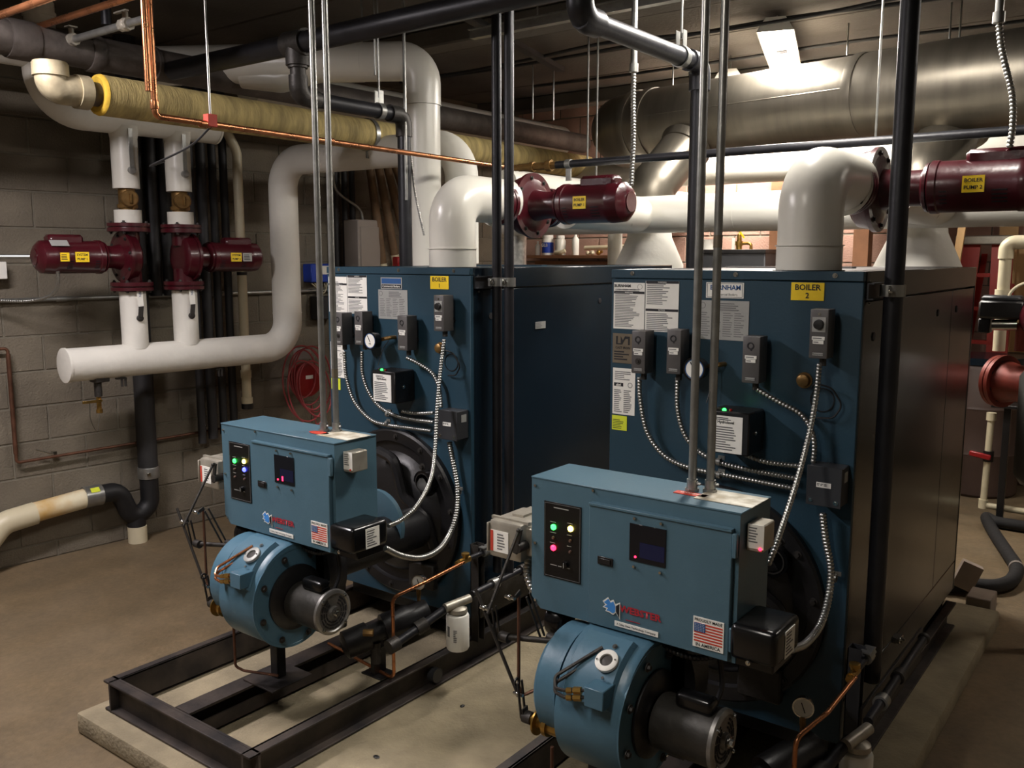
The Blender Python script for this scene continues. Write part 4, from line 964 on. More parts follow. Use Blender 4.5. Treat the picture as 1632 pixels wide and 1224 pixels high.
pump((-.93, 3.24, 1.96), Y_, X_, .135, .083, .15, .36, 'maroon pump with a yellow BOILER PUMP 2 label, cut by the right edge', ('BOILER', 'PUMP 2'), (0, -1, 0))
# flexible drops to the boiler pumps
for (x, y0_, top, bend, lab) in ((PX(1010, 110, y=3.25), 3.25, None, [(1010, 112), (1009, 160), (1009, 230), (1006, 296)], 'rigid conduit ending in armoured cable above the pump of the left boiler'),
                              (PX(1592, 30, y=3.2), 3.2, None, [(1592, 32), (1597, 80), (1613, 150), (1614, 200), (1609, 236)], 'armoured cable hanging from a rigid conduit at the upper right corner')):
    t = T('pump_conduit', x, lab, 'conduit')
    O('rigid_tube', MB().cyl(x, (x.x, x.y, CE), .0125, seg=12), 'steel', t)
    O('coupling', MB().cyl(x-Z_*.012, x+Z_*.02, .018, seg=10), 'steel', t)
    O('armoured_cable', MB().flex([PX(a, b_, y=y0_) for a, b_ in bend], .0105, .012), 'flex', t)

# left manifold and system pumps on the block wall
so = .45
def atY(px, off=so): return PW(px, 600, off)
r1, r2 = PW(208, 412, so), PW(291, 412, so)
for k, (c, sgn) in enumerate(((r1, -1), (r2, 1))):
    pump((c.x, c.y, 1.735), Z_, WD*sgn, .130, .086, .10, .34, 'maroon pump on the %s white riser, its motor pointing %s' % (('left', 'right')[k], ('left', 'right')[k]), ('SYSTEM', 'PUMP %d' % (k+1)), WN, small=True,
         tags=((.66, .045, .045, 'yellow', 0), (.7, .09, .045, 'silver', 1)) if k == 0 else ((.62, .06, .05, 'silver', 0),))
    t = T('system_riser', (c.x, c.y, 1.25), 'white jacketed riser with a lever valve below the %s wall pump' % ('left', 'right')[k], 'pipe')
    O('jacket', MB().cyl((c.x, c.y, 1.23), (c.x, c.y, 1.545), .070, seg=32), 'whiterough', t)
    q = V((c.x, c.y, 1.40))+WN*.072
    h = O('lever_handle', MB().obox(q+V((.014, -.002, .13))+WN*.002, WN, .034, .13, .004, up=(0, -.04, 1), bev=.0015), 'paper', t, 'white coated valve lever')
    O('valve_stem', MB().lathe(q-WN*.01, WN, [(0, .018), (.018, .018), (.024, .010)], 18), 'castgray', t)
    O('lever_foot', MB().obox(q+V((.014, 0, .04)), WN, .026, .07, .006, up=(0, .12, 1)), 'castgray', t)
    TXT('OPEN', .016, q+V((.020, -.004, .14)), WN, 'blueink', h, up=(0, 1, 0), sx=1)
    t = T('upper_riser', (c.x, c.y, 1.90), 'white jacketed riser with a bronze check valve above the %s wall pump' % ('left', 'right')[k], 'pipe')
    O('short_jacket', MB().cyl((c.x, c.y, 1.915), (c.x, c.y, 1.99), .072, seg=32), 'white', t)
    O('check_valve', MB().cyl((c.x, c.y, 1.985), (c.x, c.y, 2.115), .045, seg=20).cyl((c.x, c.y, 2.0), (c.x, c.y, 2.02), .056, seg=8).lathe(V((c.x, c.y, 2.05))+WN*.02, WN+V((0, -.35, 0)), [(0, .046), (.05, .046), (.056, .040)], 24), 'bronze', t)
    O('valve_cap_bar', MB().obox(V((c.x, c.y-.02, 2.05))+WN*.082, WN, .010, .05, .012), 'bronze', t)
    O('jacket', MB().cyl((c.x, c.y, 2.105), (c.x, c.y, 2.44), .070, seg=32), 'white', t)
    hz = V((c.x, c.y, 2.20))+WN*.07
    O('valve_lever', MB().obox(hz+V((.01, 0, .12)), WN, .024, .22, .004, bev=.001).lathe(hz-WN*.01, WN, [(0, .02), (.03, .02), (.034, .012)], 16), 'steel', t)
# lower header
he = PW(110, 577, so); elb = PW(460, 560, so); hz_ = 1.165
dir_ = WD
p0 = V((he.x, he.y-.02, hz_)); p1 = V((elb.x, elb.y, hz_)); p2 = V((elb.x, elb.y, 2.33)); p3 = V((-3.2, elb.y+.06, 2.33)); p4 = V((-3.2, elb.y+.06, 1.7))
t = T('lower_header', p0, 'thick white jacketed header along the block wall, turning up and back over', 'pipe')
O('header', MB().tube([p0, p1, p2, p3, p4], .090, 36, .17, 12), 'whiterough', t)
O('end_cap', MB().lathe(p0+WD*.004, -WD, [(0, .094), (.012, .094), (.014, .088), (.014, .01)], 36), 'whiterough', t)
for px in (190, 345):
    q = PW(px, 600, so); O('saddle_hanger', MB().obox(V((q.x, q.y, hz_-.095))+WN*.02, Z_, .04, .05, .006, up=WD).cyl(V((q.x, q.y, hz_-.14))+WN*.03, V((q.x, q.y, hz_-.09))+WN*.03, .007, seg=8).cyl(V((q.x, q.y, hz_-.14))+WN*.03+WD*.02, V((q.x, q.y, hz_-.09))+WN*.03+WD*.02, .007, seg=8), 'castgray', t)
O('jacket_seam', MB().lathe((p1.x, p1.y, 1.38), Z_, [(0, .0925), (.003, .0925)], 36), 'white', t)
# upper manifold
um0 = PW(342, 215, so); um1 = PW(85, 175, so); zt = 2.49
a_ = V((um0.x, um0.y, zt)); b_ = V((um1.x, um1.y-.0, zt)); rc = .096
ve = PW(64, 50, so)
t = T('upper_manifold', a_, 'thick white jacketed manifold with a capped end above the system pumps', 'pipe')
O('manifold', MB().tube([a_, V((ve.x, ve.y, zt)), V((ve.x, ve.y, 2.86)), ], rc, 36, .20, 12), 'whiterough', t)
O('end_cap', MB().lathe(a_-WD*.004, WD, [(0, .099), (.012, .099), (.02, .085), (.02, .01)], 36), 'white', t)
O('side_branch', MB().cyl((ve.x, ve.y, 2.76), V((ve.x, ve.y, 2.76))-WD*1.1, .085, seg=32), 'whiterough', t)
O('neck', MB().cyl((ve.x, ve.y, 2.84), (ve.x, ve.y, CE), .072, seg=32).lathe((ve.x, ve.y, 2.93), Z_, [(0, .078), (.02, .078)], 32), 'white', t)
for c in (r1, r2): O('branch_collar', MB().lathe((c.x, c.y, zt-.115), Z_, [(0, .071), (.03, .076), (.06, .09)], 28), 'white', t)

# big black/grey pipe, insulated pipe, copper (all run along Y)
t = pipe('iron_main', [(-4.1, .9, 2.655), (-4.1, 6.4, 2.66)], .074, 'oldpipe', 'thick grey iron pipe running back under the ceiling above the yellow insulated pipe', parts=[
    ('coupling', collar((-4.1, 1.93, 2.655), Y_, .080, .12), 'oldpipe'), ('coupling', collar((-4.1, 2.25, 2.655), Y_, .080, .06), 'oldpipe'), ('coupling', collar((-4.1, 2.55, 2.655), Y_, .079, .02), 'oldpipe')])
t = T('insulated_pipe', (-3.8, 2.05, 2.42), 'yellowed fibre insulated pipe with a torn end and cast elbow at its left', 'pipe')
O('insulation', MB().tube([(-3.8, 2.10 if i == 0 else 2.0+.21*i, 2.42) for i in range(0, 20)], .085, 28, rad=lambda u: .085+.003*math.sin(u*60)), 'insul', t, sharp=60)
O('torn_end', MB().lathe((-3.8, 2.105, 2.42), -Y_, [(0, .087), (.012, .083), (.018, .074), (.010, .052)], 28), 'insulend', t)
O('inner_pipe', MB().cyl((-3.8, 1.93, 2.42), (-3.8, 2.3, 2.42), .050, seg=24), 'oldpipe', t)
O('cast_elbow', MB().tube([(-3.8, 2.03, 2.42), (-3.8, 1.90, 2.42), (-3.8, 1.90, 2.50)], .062, 24, .07, 8).lathe((-3.8, 2.00, 2.42), Y_, [(0, .070), (.05, .070)], 24).lathe((-3.8, 1.90, 2.465), Z_, [(0, .070), (.05, .070)], 24), 'oldpipe2', t)
O('upper_collar', MB().lathe((-3.8, 1.90, 2.50), Z_, [(0, .066), (.022, .066)], 24), 'oldpipe2', t)
for px in (583,):
    q = PX(px, 215 if px > 500 else 190, x=-3.8); O('hanger_strap', MB().lathe((-3.8, q.y, 2.42), Y_, [(0, .091), (.03, .091), (.03, .089), (0, .089)], 28).box((-3.805, q.y, 2.29), (-3.795, q.y+.03, 2.33)), 'steel', t)
O('far_white_pipe', MB().tube([(-4.36, 3.3, 2.705), (-4.36, 6.45, 2.705)], .12, 28), 'white', label='white jacketed pipe running back beyond the large riser', cat='pipe')
t = T('copper_line', (-2.95, 1.832, 2.222), 'bright copper pipe dropping at the left and crossing the picture to the black pipe', 'pipe')
O('copper_run', MB().tube([(-2.95, 1.832, CE), (-2.95, 1.832, 2.222), (-2.95, 3.9, 2.205), (-2.90, 3.9, 2.203)], .0115, 14, .02), 'copper', t)
O('elbow_fitting', collar((-2.95, 1.832, 2.26), Z_, .0145, .03), 'copper', t)
for yy in (2.03, 2.63): O('coupling', collar((-2.95, yy, 2.218), Y_, .0135, .04), 'copper', t)
O('red_tape', MB().box((-2.966, 2.035, 2.21), (-2.934, 2.075, 2.255), .002), 'redlab', t, 'red tape at a hanger')
O('second_drop', MB().cyl((-2.93, 1.80, 2.30), (-2.93, 1.80, CE), .0115, seg=12), 'copper', t)
O('end_fittings', MB().cyl((-2.93, 3.9, 2.203), (-2.89, 3.9, 2.203), .017, seg=8), 'bronze', t)
# hanger rod on copper and black cable
O('hanger_rod', MB().cyl((-2.95, 2.055, 2.25), (-2.95, 2.055, CE), .0045, seg=8), 'steel', label='thin steel rod holding the copper pipe by red tape', cat='rod')
O('black_cable', MB().tube(catmull([(-2.95, 2.055, 2.21), (-3.1, 2.06, 2.15), (-3.6, 2.2, 2.12), PW(262, 258, .54)]), .004, 6), 'rubber', label='thin black cable hanging from the red tape toward the right riser', cat='cable')
# upper left copper pipes and steel valve line (run along X)
for k, ((ax, ay), (bx, by)) in enumerate((((-10, 28), (80, 0)), ((50, 46), (205, -4)))):
    yy = 1.70 if k == 0 else 2.02; A_ = PX(ax, ay, y=yy); O('copper_branch', MB().cyl((-4.7, yy, A_.z), (A_.x+1.2, yy, A_.z), .0145, seg=14), 'copper', label='%s copper pipe slanting across the upper left corner' % ('upper short' if k == 0 else 'lower longer'), cat='pipe')
vy = 2.12; q0 = PX(100, 68, y=vy); q1 = PX(232, 35, y=vy)
t = T('valve_line', q0, 'steel branch line with two small valves above the iron main', 'pipe')
O('pipe_run', MB().tube([q0, V((q1.x, vy, q0.z))], .016, 14), 'steel', t)
O('riser', MB().tube([V((q1.x-.02, vy, q0.z)), V((q1.x, vy, q0.z)), V((q1.x, vy, CE))], .0145, 12, .02), 'copper', t)
for f in (.12, .78):
    q = q0.lerp(V((q1.x, vy, q0.z)), f); O('valve_body', MB().cyl(q-X_*.03, q+X_*.03, .026, seg=8).cyl(q, q+Z_*.05, .012, seg=10).ball(q, .028), 'alum', t)
    O('valve_handle', (MB().obox(q+V((-.03, 0, .055)), Z_, .09, .016, .006, up=Y_) if f > .5 else MB().obox(q+V((0, 0, .055)), Z_, .04, .04, .006, up=Y_)), 'alum', t)
O('side_tee', MB().cyl(q0.lerp(q1, .0)-Z_*.0, q0-Z_*.06, .018, seg=10), 'castgray', t)
O('black_drop', MB().cyl(PX(168, 0, y=2.2)+Z_*.25, PX(170, 40, y=2.2), .022, seg=12), 'blackpipe', label='short black pipe dropping onto the valve line at upper left', cat='pipe')

# gas main along X and its drops
zg = 2.625
t = T('gas_main', (-3.1, 2.6, zg), 'black threaded gas main crossing under the ceiling with a tee near its left', 'pipe')
O('pipe_run', MB().cyl((-4.02, 2.6, zg), (.9, 2.6, zg), .044, seg=24), 'blackpipe', t)
O('tee', MB().lathe((-3.16, 2.6, zg), X_, [(0, .055), (.12, .055)], 24).lathe((-3.10, 2.6, zg), -Z_, [(0, .05), (.09, .05)], 20), 'castgray', t)
O('drop_nipple', MB().cyl((-3.10, 2.6, zg-.09), (-3.10, 2.6, zg-.14), .033, seg=18).lathe((-3.10, 2.6, zg-.075), -Z_, [(0, .042), (.025, .042)], 18), 'castgray', t)
O('drop_elbow', MB().tube([(-3.10, 2.6, zg-.13), (-3.10, 2.6, 2.415), (-3.13, 2.72, 2.415)], .040, 20, .05), 'castgray', t)
def gasdrop(x, y0_, y1_, z, r, lab, up=False, zb=.3):
    t = T('gas_drop', (x, y1_, z), lab, 'pipe')
    O('horizontal_run', MB().cyl((x, y0_, z), (x, y1_-.03, z), r, seg=20), 'blackpipe', t)
    O('elbow', MB().tube([(x, y1_-.10, z), (x, y1_, z), (x, y1_, z-.10)], r*1.22, 20, .05), 'castgray' if not up else 'blackpipe', t)
    O('vertical_run', MB().cyl((x, y1_, z-.06), (x, y1_, zb), r, seg=20), 'blackpipe', t)
    if up: O('upper_elbow', MB().tube([(x, y0_+.10, z), (x, y0_, z), (x, y0_, z+.12)], r*1.3, 20, .05).cyl((x, y0_, z+.1), (x, y0_, CE), r, seg=18), 'blackpipe', t)
    q = y1_-.18
    O('band_hanger', MB().lathe((x, q, z), Y_, [(0, r+.006), (.03, r+.006), (.03, r+.002), (0, r+.002)], 24).box((x-.016, q, z+r), (x-.013, q+.03, z+r+.06)).box((x+.013, q, z+r), (x+.016, q+.03, z+r+.06)), 'steel', t)
    O('hanger_rod', MB().cyl((x, q+.015, z+r+.03), (x, q+.015, CE), .005, seg=8), 'steel', t)
gasdrop(-3.13, 2.68, 3.27, 2.415+.0, .033, 'black pipe running back then dropping behind the left boiler, left of the big white riser', zb=1.0)
gasdrop(-1.6, 2.47, 3.33, 2.475, .034, 'black pipe running back under the ceiling then dropping between the boilers', up=True, zb=.3)
# the first drop also follows the photo's slope: thin black line crossing in X
t = T('thin_black_pipe', (-2.68, 3.9, 2.2), 'thin black pipe crossing level behind the boilers toward the right edge', 'pipe')
O('pipe_run', MB().cyl((-2.66, 3.9, 2.203), (.5, 3.9, 2.203), .019, seg=16), 'blackpipe', t)
O('brass_fittings', MB().cyl((-2.90, 3.9, 2.203), (-2.66, 3.9, 2.203), .020, seg=8).cyl((-2.72, 3.9, 2.203), (-2.69, 3.9, 2.203), .030, seg=8).cyl((-2.82, 3.9, 2.203), (-2.80, 3.9, 2.203), .027, seg=8), 'bronze', t)
O('strap', MB().box((-2.60, 3.895, 2.12), (-2.57, 3.905, 2.19)).lathe((-2.60, 3.9, 2.203), X_, [(0, .024), (.03, .024)], 14), 'steel', t)
# large riser with diagonal top run
t = T('large_riser', (-3.22, 3.5, 1.7), 'large white jacketed riser left of the left boiler with a rounded elbow at the top', 'pipe')
e = V((-3.22, 3.5, 2.72)); far = PX(300, 88, y=2.62); far = V((-4.42, 2.75, 2.72))
O('riser', MB().cyl((-3.22, 3.5, .4), (-3.22, 3.5, 2.5), .092, seg=36), 'white', t)
O('elbow', MB().tube([(-3.22, 3.5, 2.50), e, e+(far-e).normalized()*.35], .096, 36, .15, 10), 'white', t)
O('top_run', MB().cyl(e+(far-e).normalized()*.3, far, .098, seg=36), 'white', t)
O('seam', MB().lathe((-3.22, 3.5, 2.50), Z_, [(0, .098), (.003, .098)], 36), 'white', t)
O('branch', MB().tube([e+(far-e)*.30, e+(far-e)*.52-Z_*.075, e+(far-e)*.66-Z_*.05], .07, 28, .08), 'white', t)
O('wall_conduit', MB().flex([PX(652, 215, y=3.3), PX(656, 260, y=3.3), PX(662, 310, y=3.3), PX(676, 375, y=3.3)], .006, .009), 'flex', label='armoured cable hanging along the front of the large riser', cat='conduit')
O('steel_conduit', MB().cyl(PX(645, 150, y=3.25), V((*PX(645, 150, y=3.25)[:2], CE)), .008, seg=10).cyl(PX(645, 150, y=3.25)-Z_*.5, PX(645, 150, y=3.25), .008, seg=10), 'steel', label='thin rigid conduit hugging the black pipe by the large riser', cat='conduit')
# pipes along X behind the boilers
t = pipe('return_header', [(-3.4, 4.45, 1.965), (-.2, 4.45, 1.965)], .1, 'white', 'white jacketed header crossing low behind both boilers', seg=32, parts=[('jacket_seam', MB().lathe((-1.9, 4.45, 1.965), X_, [(0, .102), (.004, .102)], 32).lathe((-2.7, 4.45, 1.965), X_, [(0, .102), (.004, .102)], 32), 'white')])
pipe('supply_header', [(-4.4, 5.9, 2.33), (.4, 5.9, 2.33)], .10, 'white', 'white jacketed header crossing behind the breeching near the rear wall', seg=28)
O('back_run_pipe', MB().tube([(-3.08, 4.02, 2.14), (-3.08, 6.4, 2.14)], .075, 24), 'white', label='white pipe running back behind the left boiler pump', cat='pipe')
# breeching
t = T('breeching', (-1.8, 5.2, 2.4), 'large round stainless steel flue duct crossing behind the boilers under the ceiling', 'duct')
A0, A1 = V((-2.92, 5.26, 2.575)), V((.55, 4.62, 2.55)); AD = (A1-A0).normalized(); rb = .216
AT = lambda x: A0 + AD*((x-A0.x)/AD.x)
O('duct_section', MB().cyl(A0, AT(-1.46), rb, seg=48), 'duct', t)
O('duct_section', MB().cyl(AT(-1.46), A1, rb+.003, seg=48), 'duct', t)
O('end_elbow', MB().tube([A0+AD*.04, A0-AD*.18, (-3.24, 5.62, 2.57), (-3.24, 5.9, 2.57)], rb-.006, 40, .2, 8), 'duct', t)
for xx in (-2.94, -2.82, -1.46): O('joint_band', MB().lathe(AT(xx)-AD*.02, AD, [(0, rb+.008), (.025, rb+.010), (.05, rb+.006)], 48), 'duct', t)
for k, a_ in enumerate((0, )): O('seam_strip', MB().cyl(AT(-2.8)+V((0, -.216, .02)), AT(.5)+V((0, -.219, .02)), .003, seg=6), 'duct', t)
def vent(cx, lab, sh_):
    t = T('boiler_vent', (cx, 4.75, 1.3), lab, 'vent')
    O('cone', MB().lathe((cx, 4.74, 1.55), Z_, [(0, .20), (.14, .20), (.30, .13), (.36, .125)], 40), 'whiterough', t)
    O('wrapped_neck', MB().lathe((cx, 4.74, 1.90), Z_, [(0, .13), (.06, .16), (.10, .13), (.22, .125)], 36), 'whiterough', t)
    O('steel_elbow', MB().tube([(cx, 4.74, 2.06), (cx, 4.74, 2.13), (cx+sh_, 5.10, 2.44)], .135, 36, .14, 8), 'duct', t)
    O('saddle', MB().lathe((cx+sh_*.85, 5.01, 2.36), V((sh_*.7, .34, .30)), [(0, .142), (.03, .150), (.05, .16)], 40), 'duct', t)
vent(-2.57, 'white wrapped vent cone and steel elbow rising behind the left boiler', .07)
vent(-1.09, 'white wrapped vent cone and steel elbow rising behind the right boiler', .09)
O('smoke_box', MB().box((-2.80, 4.385, .5), (-2.32, 4.95, 1.56), .01), 'black', label='black smoke box behind the left boiler', cat='box'); O('smoke_box', MB().box((-1.32, 4.255, .5), (-.86, 4.95, 1.56), .01), 'black', label='black smoke box behind the right boiler', cat='box')
O('galvanised_duct', MB().cyl(V((*PX(822, 420, y=4.6)[:2], 1.0)), V((*PX(822, 420, y=4.6)[:2], 1.95)), .068, seg=28), 'galv', label='upright spangled galvanised duct behind the pair of black pipes', cat='duct')
O('white_stub', MB().cyl((*PX(980, 400, y=4.9)[:2], 0), (*PX(980, 400, y=4.9)[:2], 1.97), .045, seg=24), 'white', label='slim white pipe standing left of the first vent cone', cat='pipe')

# hanger rods from ceiling and small ceiling conduits
RD = [(849, 100, 190, 5.0, 'left of the first pair, above the far white pipe'), (882, 75, 192, 5.0, 'ending in a loose clip above the far white pipe'), (936, 60, 262, 4.2, 'reaching the end of the copper line'), (950, 50, 300, 4.2, 'passing behind the left boiler pump'),
      (1008, 80, 160, 5.2, 'holding the left end of the breeching'), (1072, 100, 140, 5.2, 'with a brass end plate above the breeching'), (1350, 60, 88, 5.2, 'right of the lit fixture, above the breeching'), (1395, 0, 230, 3.9, 'dropping to the thin black pipe'),
      (1513, 0, 65, 5.1, 'left of the two at the upper right corner'), (1529, 0, 62, 5.1, 'right of the two at the upper right corner'), (598, 0, 120, 3.1, 'above the banded black pipe'), (577, 0, 40, 3.1, 'left of the one above the banded black pipe')]
for px, ya, yb_, yy, lb in RD:
    p = PX(px, yb_, y=yy); O('hanger_rod', MB().cyl(p, (p.x, p.y, CE), .005, seg=8), 'steel', label='thin vertical hanger rod %s' % lb, cat='rod', group='hanger rods under the ceiling')
st = MB().box((-3.0, 3.62, 2.82), (1.2, 3.66, 2.86)).box((-3.0, 3.60, 2.858), (1.2, 3.68, 2.862))
O('ceiling_strut', st, 'steel', label='long galvanised strut under the ceiling beside the lit fixture', cat='strut')
for k in range(4): O('strut_hanger', MB().cyl((-2.6+k*1.0, 3.64, 2.862), (-2.6+k*1.0, 3.64, CE), .005, seg=6), 'steel', label='short rod holding the ceiling strut, number %s from the left' % ('one', 'two', 'three', 'four')[k], cat='rod')
for k, (yy, zz, s0, s1) in enumerate(((4.6, 2.93, -4.6, -1.0), (4.75, 2.95, -4.6, 1.0), (5.4, 2.94, -3.9, .6))):
    O('ceiling_conduit', MB().tube(catmull([(s0+(s1-s0)*i/6, yy+.03*math.sin(i*1.7+k), zz+.012*math.cos(i*2.1)) for i in range(7)]), .010, 8), 'darkpipe', label='%s thin conduit running crosswise under the dark ceiling' % ('nearest', 'middle', 'farthest')[k], cat='conduit')
O('diagonal_brace', MB().obox((-3.15, 4.2, 2.92), V((0, 0, -1)), .05, 1.5, .03, up=V((.25, -1, 0))), 'darkpipe', label='dark diagonal brace under the ceiling, right of the large riser', cat='brace')
O('yellow_marker', MB().cyl(PX(794, 185, y=3.6), PX(794, 220, y=3.6), .012, seg=12).cyl(PX(794, 180, y=3.6), PX(794, 185, y=3.6), .005, seg=8), 'yellow', label='yellow plastic tube standing between the paired black pipes', cat='tube')
O('bronze_relief_pipe', MB().cyl(PX(794, 220, y=3.6), PX(794, 300, y=3.6)-Z_*.385, .012, seg=12), 'bronze', label='short corroded bronze pipe below the yellow tube', cat='pipe')

# ================================================================== LEFT WALL DETAILS
def wcyl(pa, pb, r, off, m, name, label, cat='pipe', seg=14): 
    return O(name, MB().cyl(PW(*pa, off), PW(*pb, off), r, seg=seg), m, label=label, cat=cat)
def wvert(px, py, off, z0, z1, r, m, name, label, seg=20, group=None):
    q = PW(px, py, off); return O(name, MB().cyl((q.x, q.y, z0), (q.x, q.y, z1), r, seg=seg), m, label=label, cat='pipe', group=group)
# black drain stack, coupling, trap, white stub
q = PW(233, 690, .08)
t = T('drain_stack', (q.x, q.y, 0), 'black drain stack on the block wall ending in a rubber trap', 'pipe')
O('stack', MB().cyl((q.x, q.y, .42), (q.x, q.y, CE), .058, seg=28), 'darkpipe', t)
O('coupling', MB().lathe((q.x, q.y, .385), Z_, [(0, .062), (.005, .064), (.065, .064), (.07, .062)], 28), 'steel', t)
O('coupling_clamp', MB().obox(V((q.x, q.y, .42))+WN*.066-WD*.03, WN, .02, .02, .012), 'chrome', t)
q2 = V((q.x-.02, q.y-.40, .345)); w_ = -WD
bot = V((q.x, q.y-.02, .16))
O('rubber_trap', MB().tube([V((q.x, q.y, .39)), V((q.x, q.y, .20)), bot+w_*.10+Z_*-.01, V((q.x, q.y-.20, .345))-Z_*.0, V((q.x, q.y-.33, .345))], .055, 28, .09, 9), 'rubber', t)
O('outlet_collar', MB().cyl(bot+w_*.07+Z_*.02, bot+w_*.075-Z_*.07, .054, seg=24), 'rubber', t)
O('floor_stub', MB().lathe(V((q.x, q.y-.095, 0)), Z_, [(0, .056), (.10, .056)], 28), 'pvc', t)
t = T('drain_line', (q.x, q.y-.36, .345), 'stained cream plastic drain pipe with a banded end low on the left wall', 'pipe')
s1_ = V((q.x, q.y-.31, .345)); e1 = s1_-WD*.42-Z_*.035
O('band_coupling', MB().lathe(s1_-WD*.10, WD, [(0, .063), (.10, .063)], 28), 'steel', t)
O('coupling_label', MB().obox(s1_-WD*.05+WN*.048+Z_*.045, WN+Z_*.9, .03, .05, .002, up=WD), 'lime', t)
O('stained_pipe', MB().cyl(s1_-WD*.03, e1, .057, seg=28), 'pvcstain', t)
O('elbow', MB().tube([e1+WD*.05, e1-WD*.12-Z_*.02, e1-WD*.28-Z_*.20], .064, 28, .12, 8), 'pvc', t)
vq = e1-WD*.32
O('standpipe', MB().cyl((vq.x, vq.y, 0), (vq.x, vq.y, .42), .058, seg=28).lathe((vq.x, vq.y, .14), Z_, [(0, .065), (.06, .065)], 28).lathe((vq.x, vq.y, .32), Z_, [(0, .064), (.10, .064)], 28), 'pvc', t)
# vertical dark pipes between risers and header
for k, px in enumerate((309, 327, 345, 362)):
    wvert(px, 420, .10, .55+.02*k, 2.9, .025 if k != 1 else .03, 'darkpipe', 'dark_wall_pipe', 'dark painted vertical pipe on the block wall, number %s from the left of four' % ('one', 'two', 'three', 'four')[k], group='dark vertical pipes on the block wall')
for k, px in enumerate((262, 240)): wvert(px, 300, .05, 1.5, 2.9, .035, 'darkpipe', 'dark_wall_pipe', 'dark pipe on the wall %s' % ('behind the right riser', 'just right of the drain stack')[k])
# white plastic pipe
q = PW(386, 450, .16)
t = T('plastic_pipe', (q.x, q.y, .8), 'cream plastic pipe running down the block wall behind the header', 'pipe')
O('pipe_run', MB().tube([(q.x-.05, q.y-.35, 2.62), (q.x, q.y-.12, 2.60), (q.x, q.y, 2.40), (q.x, q.y, .80)], .030, 20, .12), 'pvc', t)
O('coupling', MB().lathe((q.x, q.y, .95), Z_, [(0, .034), (.05, .034)], 20).lathe((q.x, q.y, .78), Z_, [(0, .036), (.04, .036)], 20), 'pvc', t)
O('end_cap', MB().lathe((q.x, q.y, .745), Z_, [(0, .038), (.035, .038)], 18).lathe((q.x, q.y, 1.62), Z_, [(0, .032), (.02, .032)], 18), 'black', t)
# electrical conduits
t = T('wall_conduit', PW(0, 495, .03), 'long steel conduit along the block wall behind the risers', 'conduit'); zc_ = 1.50
a_ = PW(-30, 495, .03); b_ = PW(640, 480, .03)
O('tube', MB().cyl((a_.x, a_.y, zc_), (b_.x, b_.y, zc_), .0125, seg=12), 'steel', t)
for px in (90, 330, 350): q = PW(px, 490, .03); O('coupling', MB().lathe((q.x, q.y, zc_), WD, [(0, .016), (.06, .016)], 12), 'steel', t)
a_ = PW(-30, 409, .35); b_ = PW(48, 409, .45); O('pump_conduit', MB().cyl(a_, b_, .012, seg=12), 'steel', label='steel conduit entering the left end of system pump 1', cat='conduit')
O('pump_flex', MB().flex([PW(92, 432, .5), PW(92, 455, .45), PW(78, 472, .35), PW(40, 480, .2), PW(-20, 478, .1)], .0095), 'flex', label='armoured cable looping under the motor of system pump 1', cat='conduit')
O('pump_flex', MB().flex([PW(300, 405, .3), PW(340, 390, .4), PW(388, 385, .45)], .0045), 'flex', label='thin armoured cable arching over system pump 2', cat='conduit')
O('switch_box', MB().box(PW(-8, 445, .06)-V((.03, .05, .0)), PW(8, 420, .06)+V((.02, .0, .01)), .003), 'paper', label='small white switch box at the left edge on the wall', cat='box')
# thin copper line on wall
t = T('drain_copper_line', PW(14, 560, .05), 'thin dull copper line going down and along the block wall', 'pipe')
p_a, p_b = PW(12, 555, .05), PW(27, 743, .05)
c0 = V((p_a.x, p_a.y, 1.24)); c1 = V((p_a.x+.0, p_a.y, .60)); c2_ = PW(360, 690, .05); c2_ = V((c2_.x, c2_.y, .615))
O('line', MB().tube([c0-WD*.25, c0, c1, c2_], .0085, 10, .02), 'copperold', t)
O('riser_wrap', MB().cyl(c0-Z_*.03, c1+Z_*.05, .012, seg=10), 'copperold', t)
for px in (83, 240): q = PW(px, 730, .03); O('clip', MB().box((q.x-.01, q.y, .60), (q.x+.02, q.y+.02, .63)).cyl((q.x+.02, q.y, .615), (q.x+.03, q.y-.10, .66), .004, seg=6), 'chrome', t)
# drain cock under the header
q = V((*PW(155, 600, so)[:2], 1.06)); 
t = T('drain_cock', q, 'brass drain cock with lever hanging under the white header', 'valve')
O('nipple', MB().tube([q+Z_*.03-WD*.0, q-Z_*.08], .020, 14), 'castgray', t); O('elbow', MB().box(q+V((-.03, -.03, .0)), q+V((.04, .05, .03)), .004), 'castgray', t)
O('cock', MB().cyl(q-Z_*.07, q-Z_*.15, .013, seg=8).lathe(q-Z_*.15, -Z_, [(0, .017), (.02, .017)], 14).cyl(q-Z_*.10, q-Z_*.10+WN*.03, .008, seg=8), 'brass', t)
O('lever', MB().obox(q-Z_*.10+WN*.03-WD*.05, WN, .10, .014, .005, bev=.001), 'brass', t)
O('cap_chain', MB().tube(catmull([q-Z_*.11-WD*.05, q-Z_*.20-WD*.05, q-Z_*.27-WD*.02, q-Z_*.18]), .002, 5), 'chrome', t)
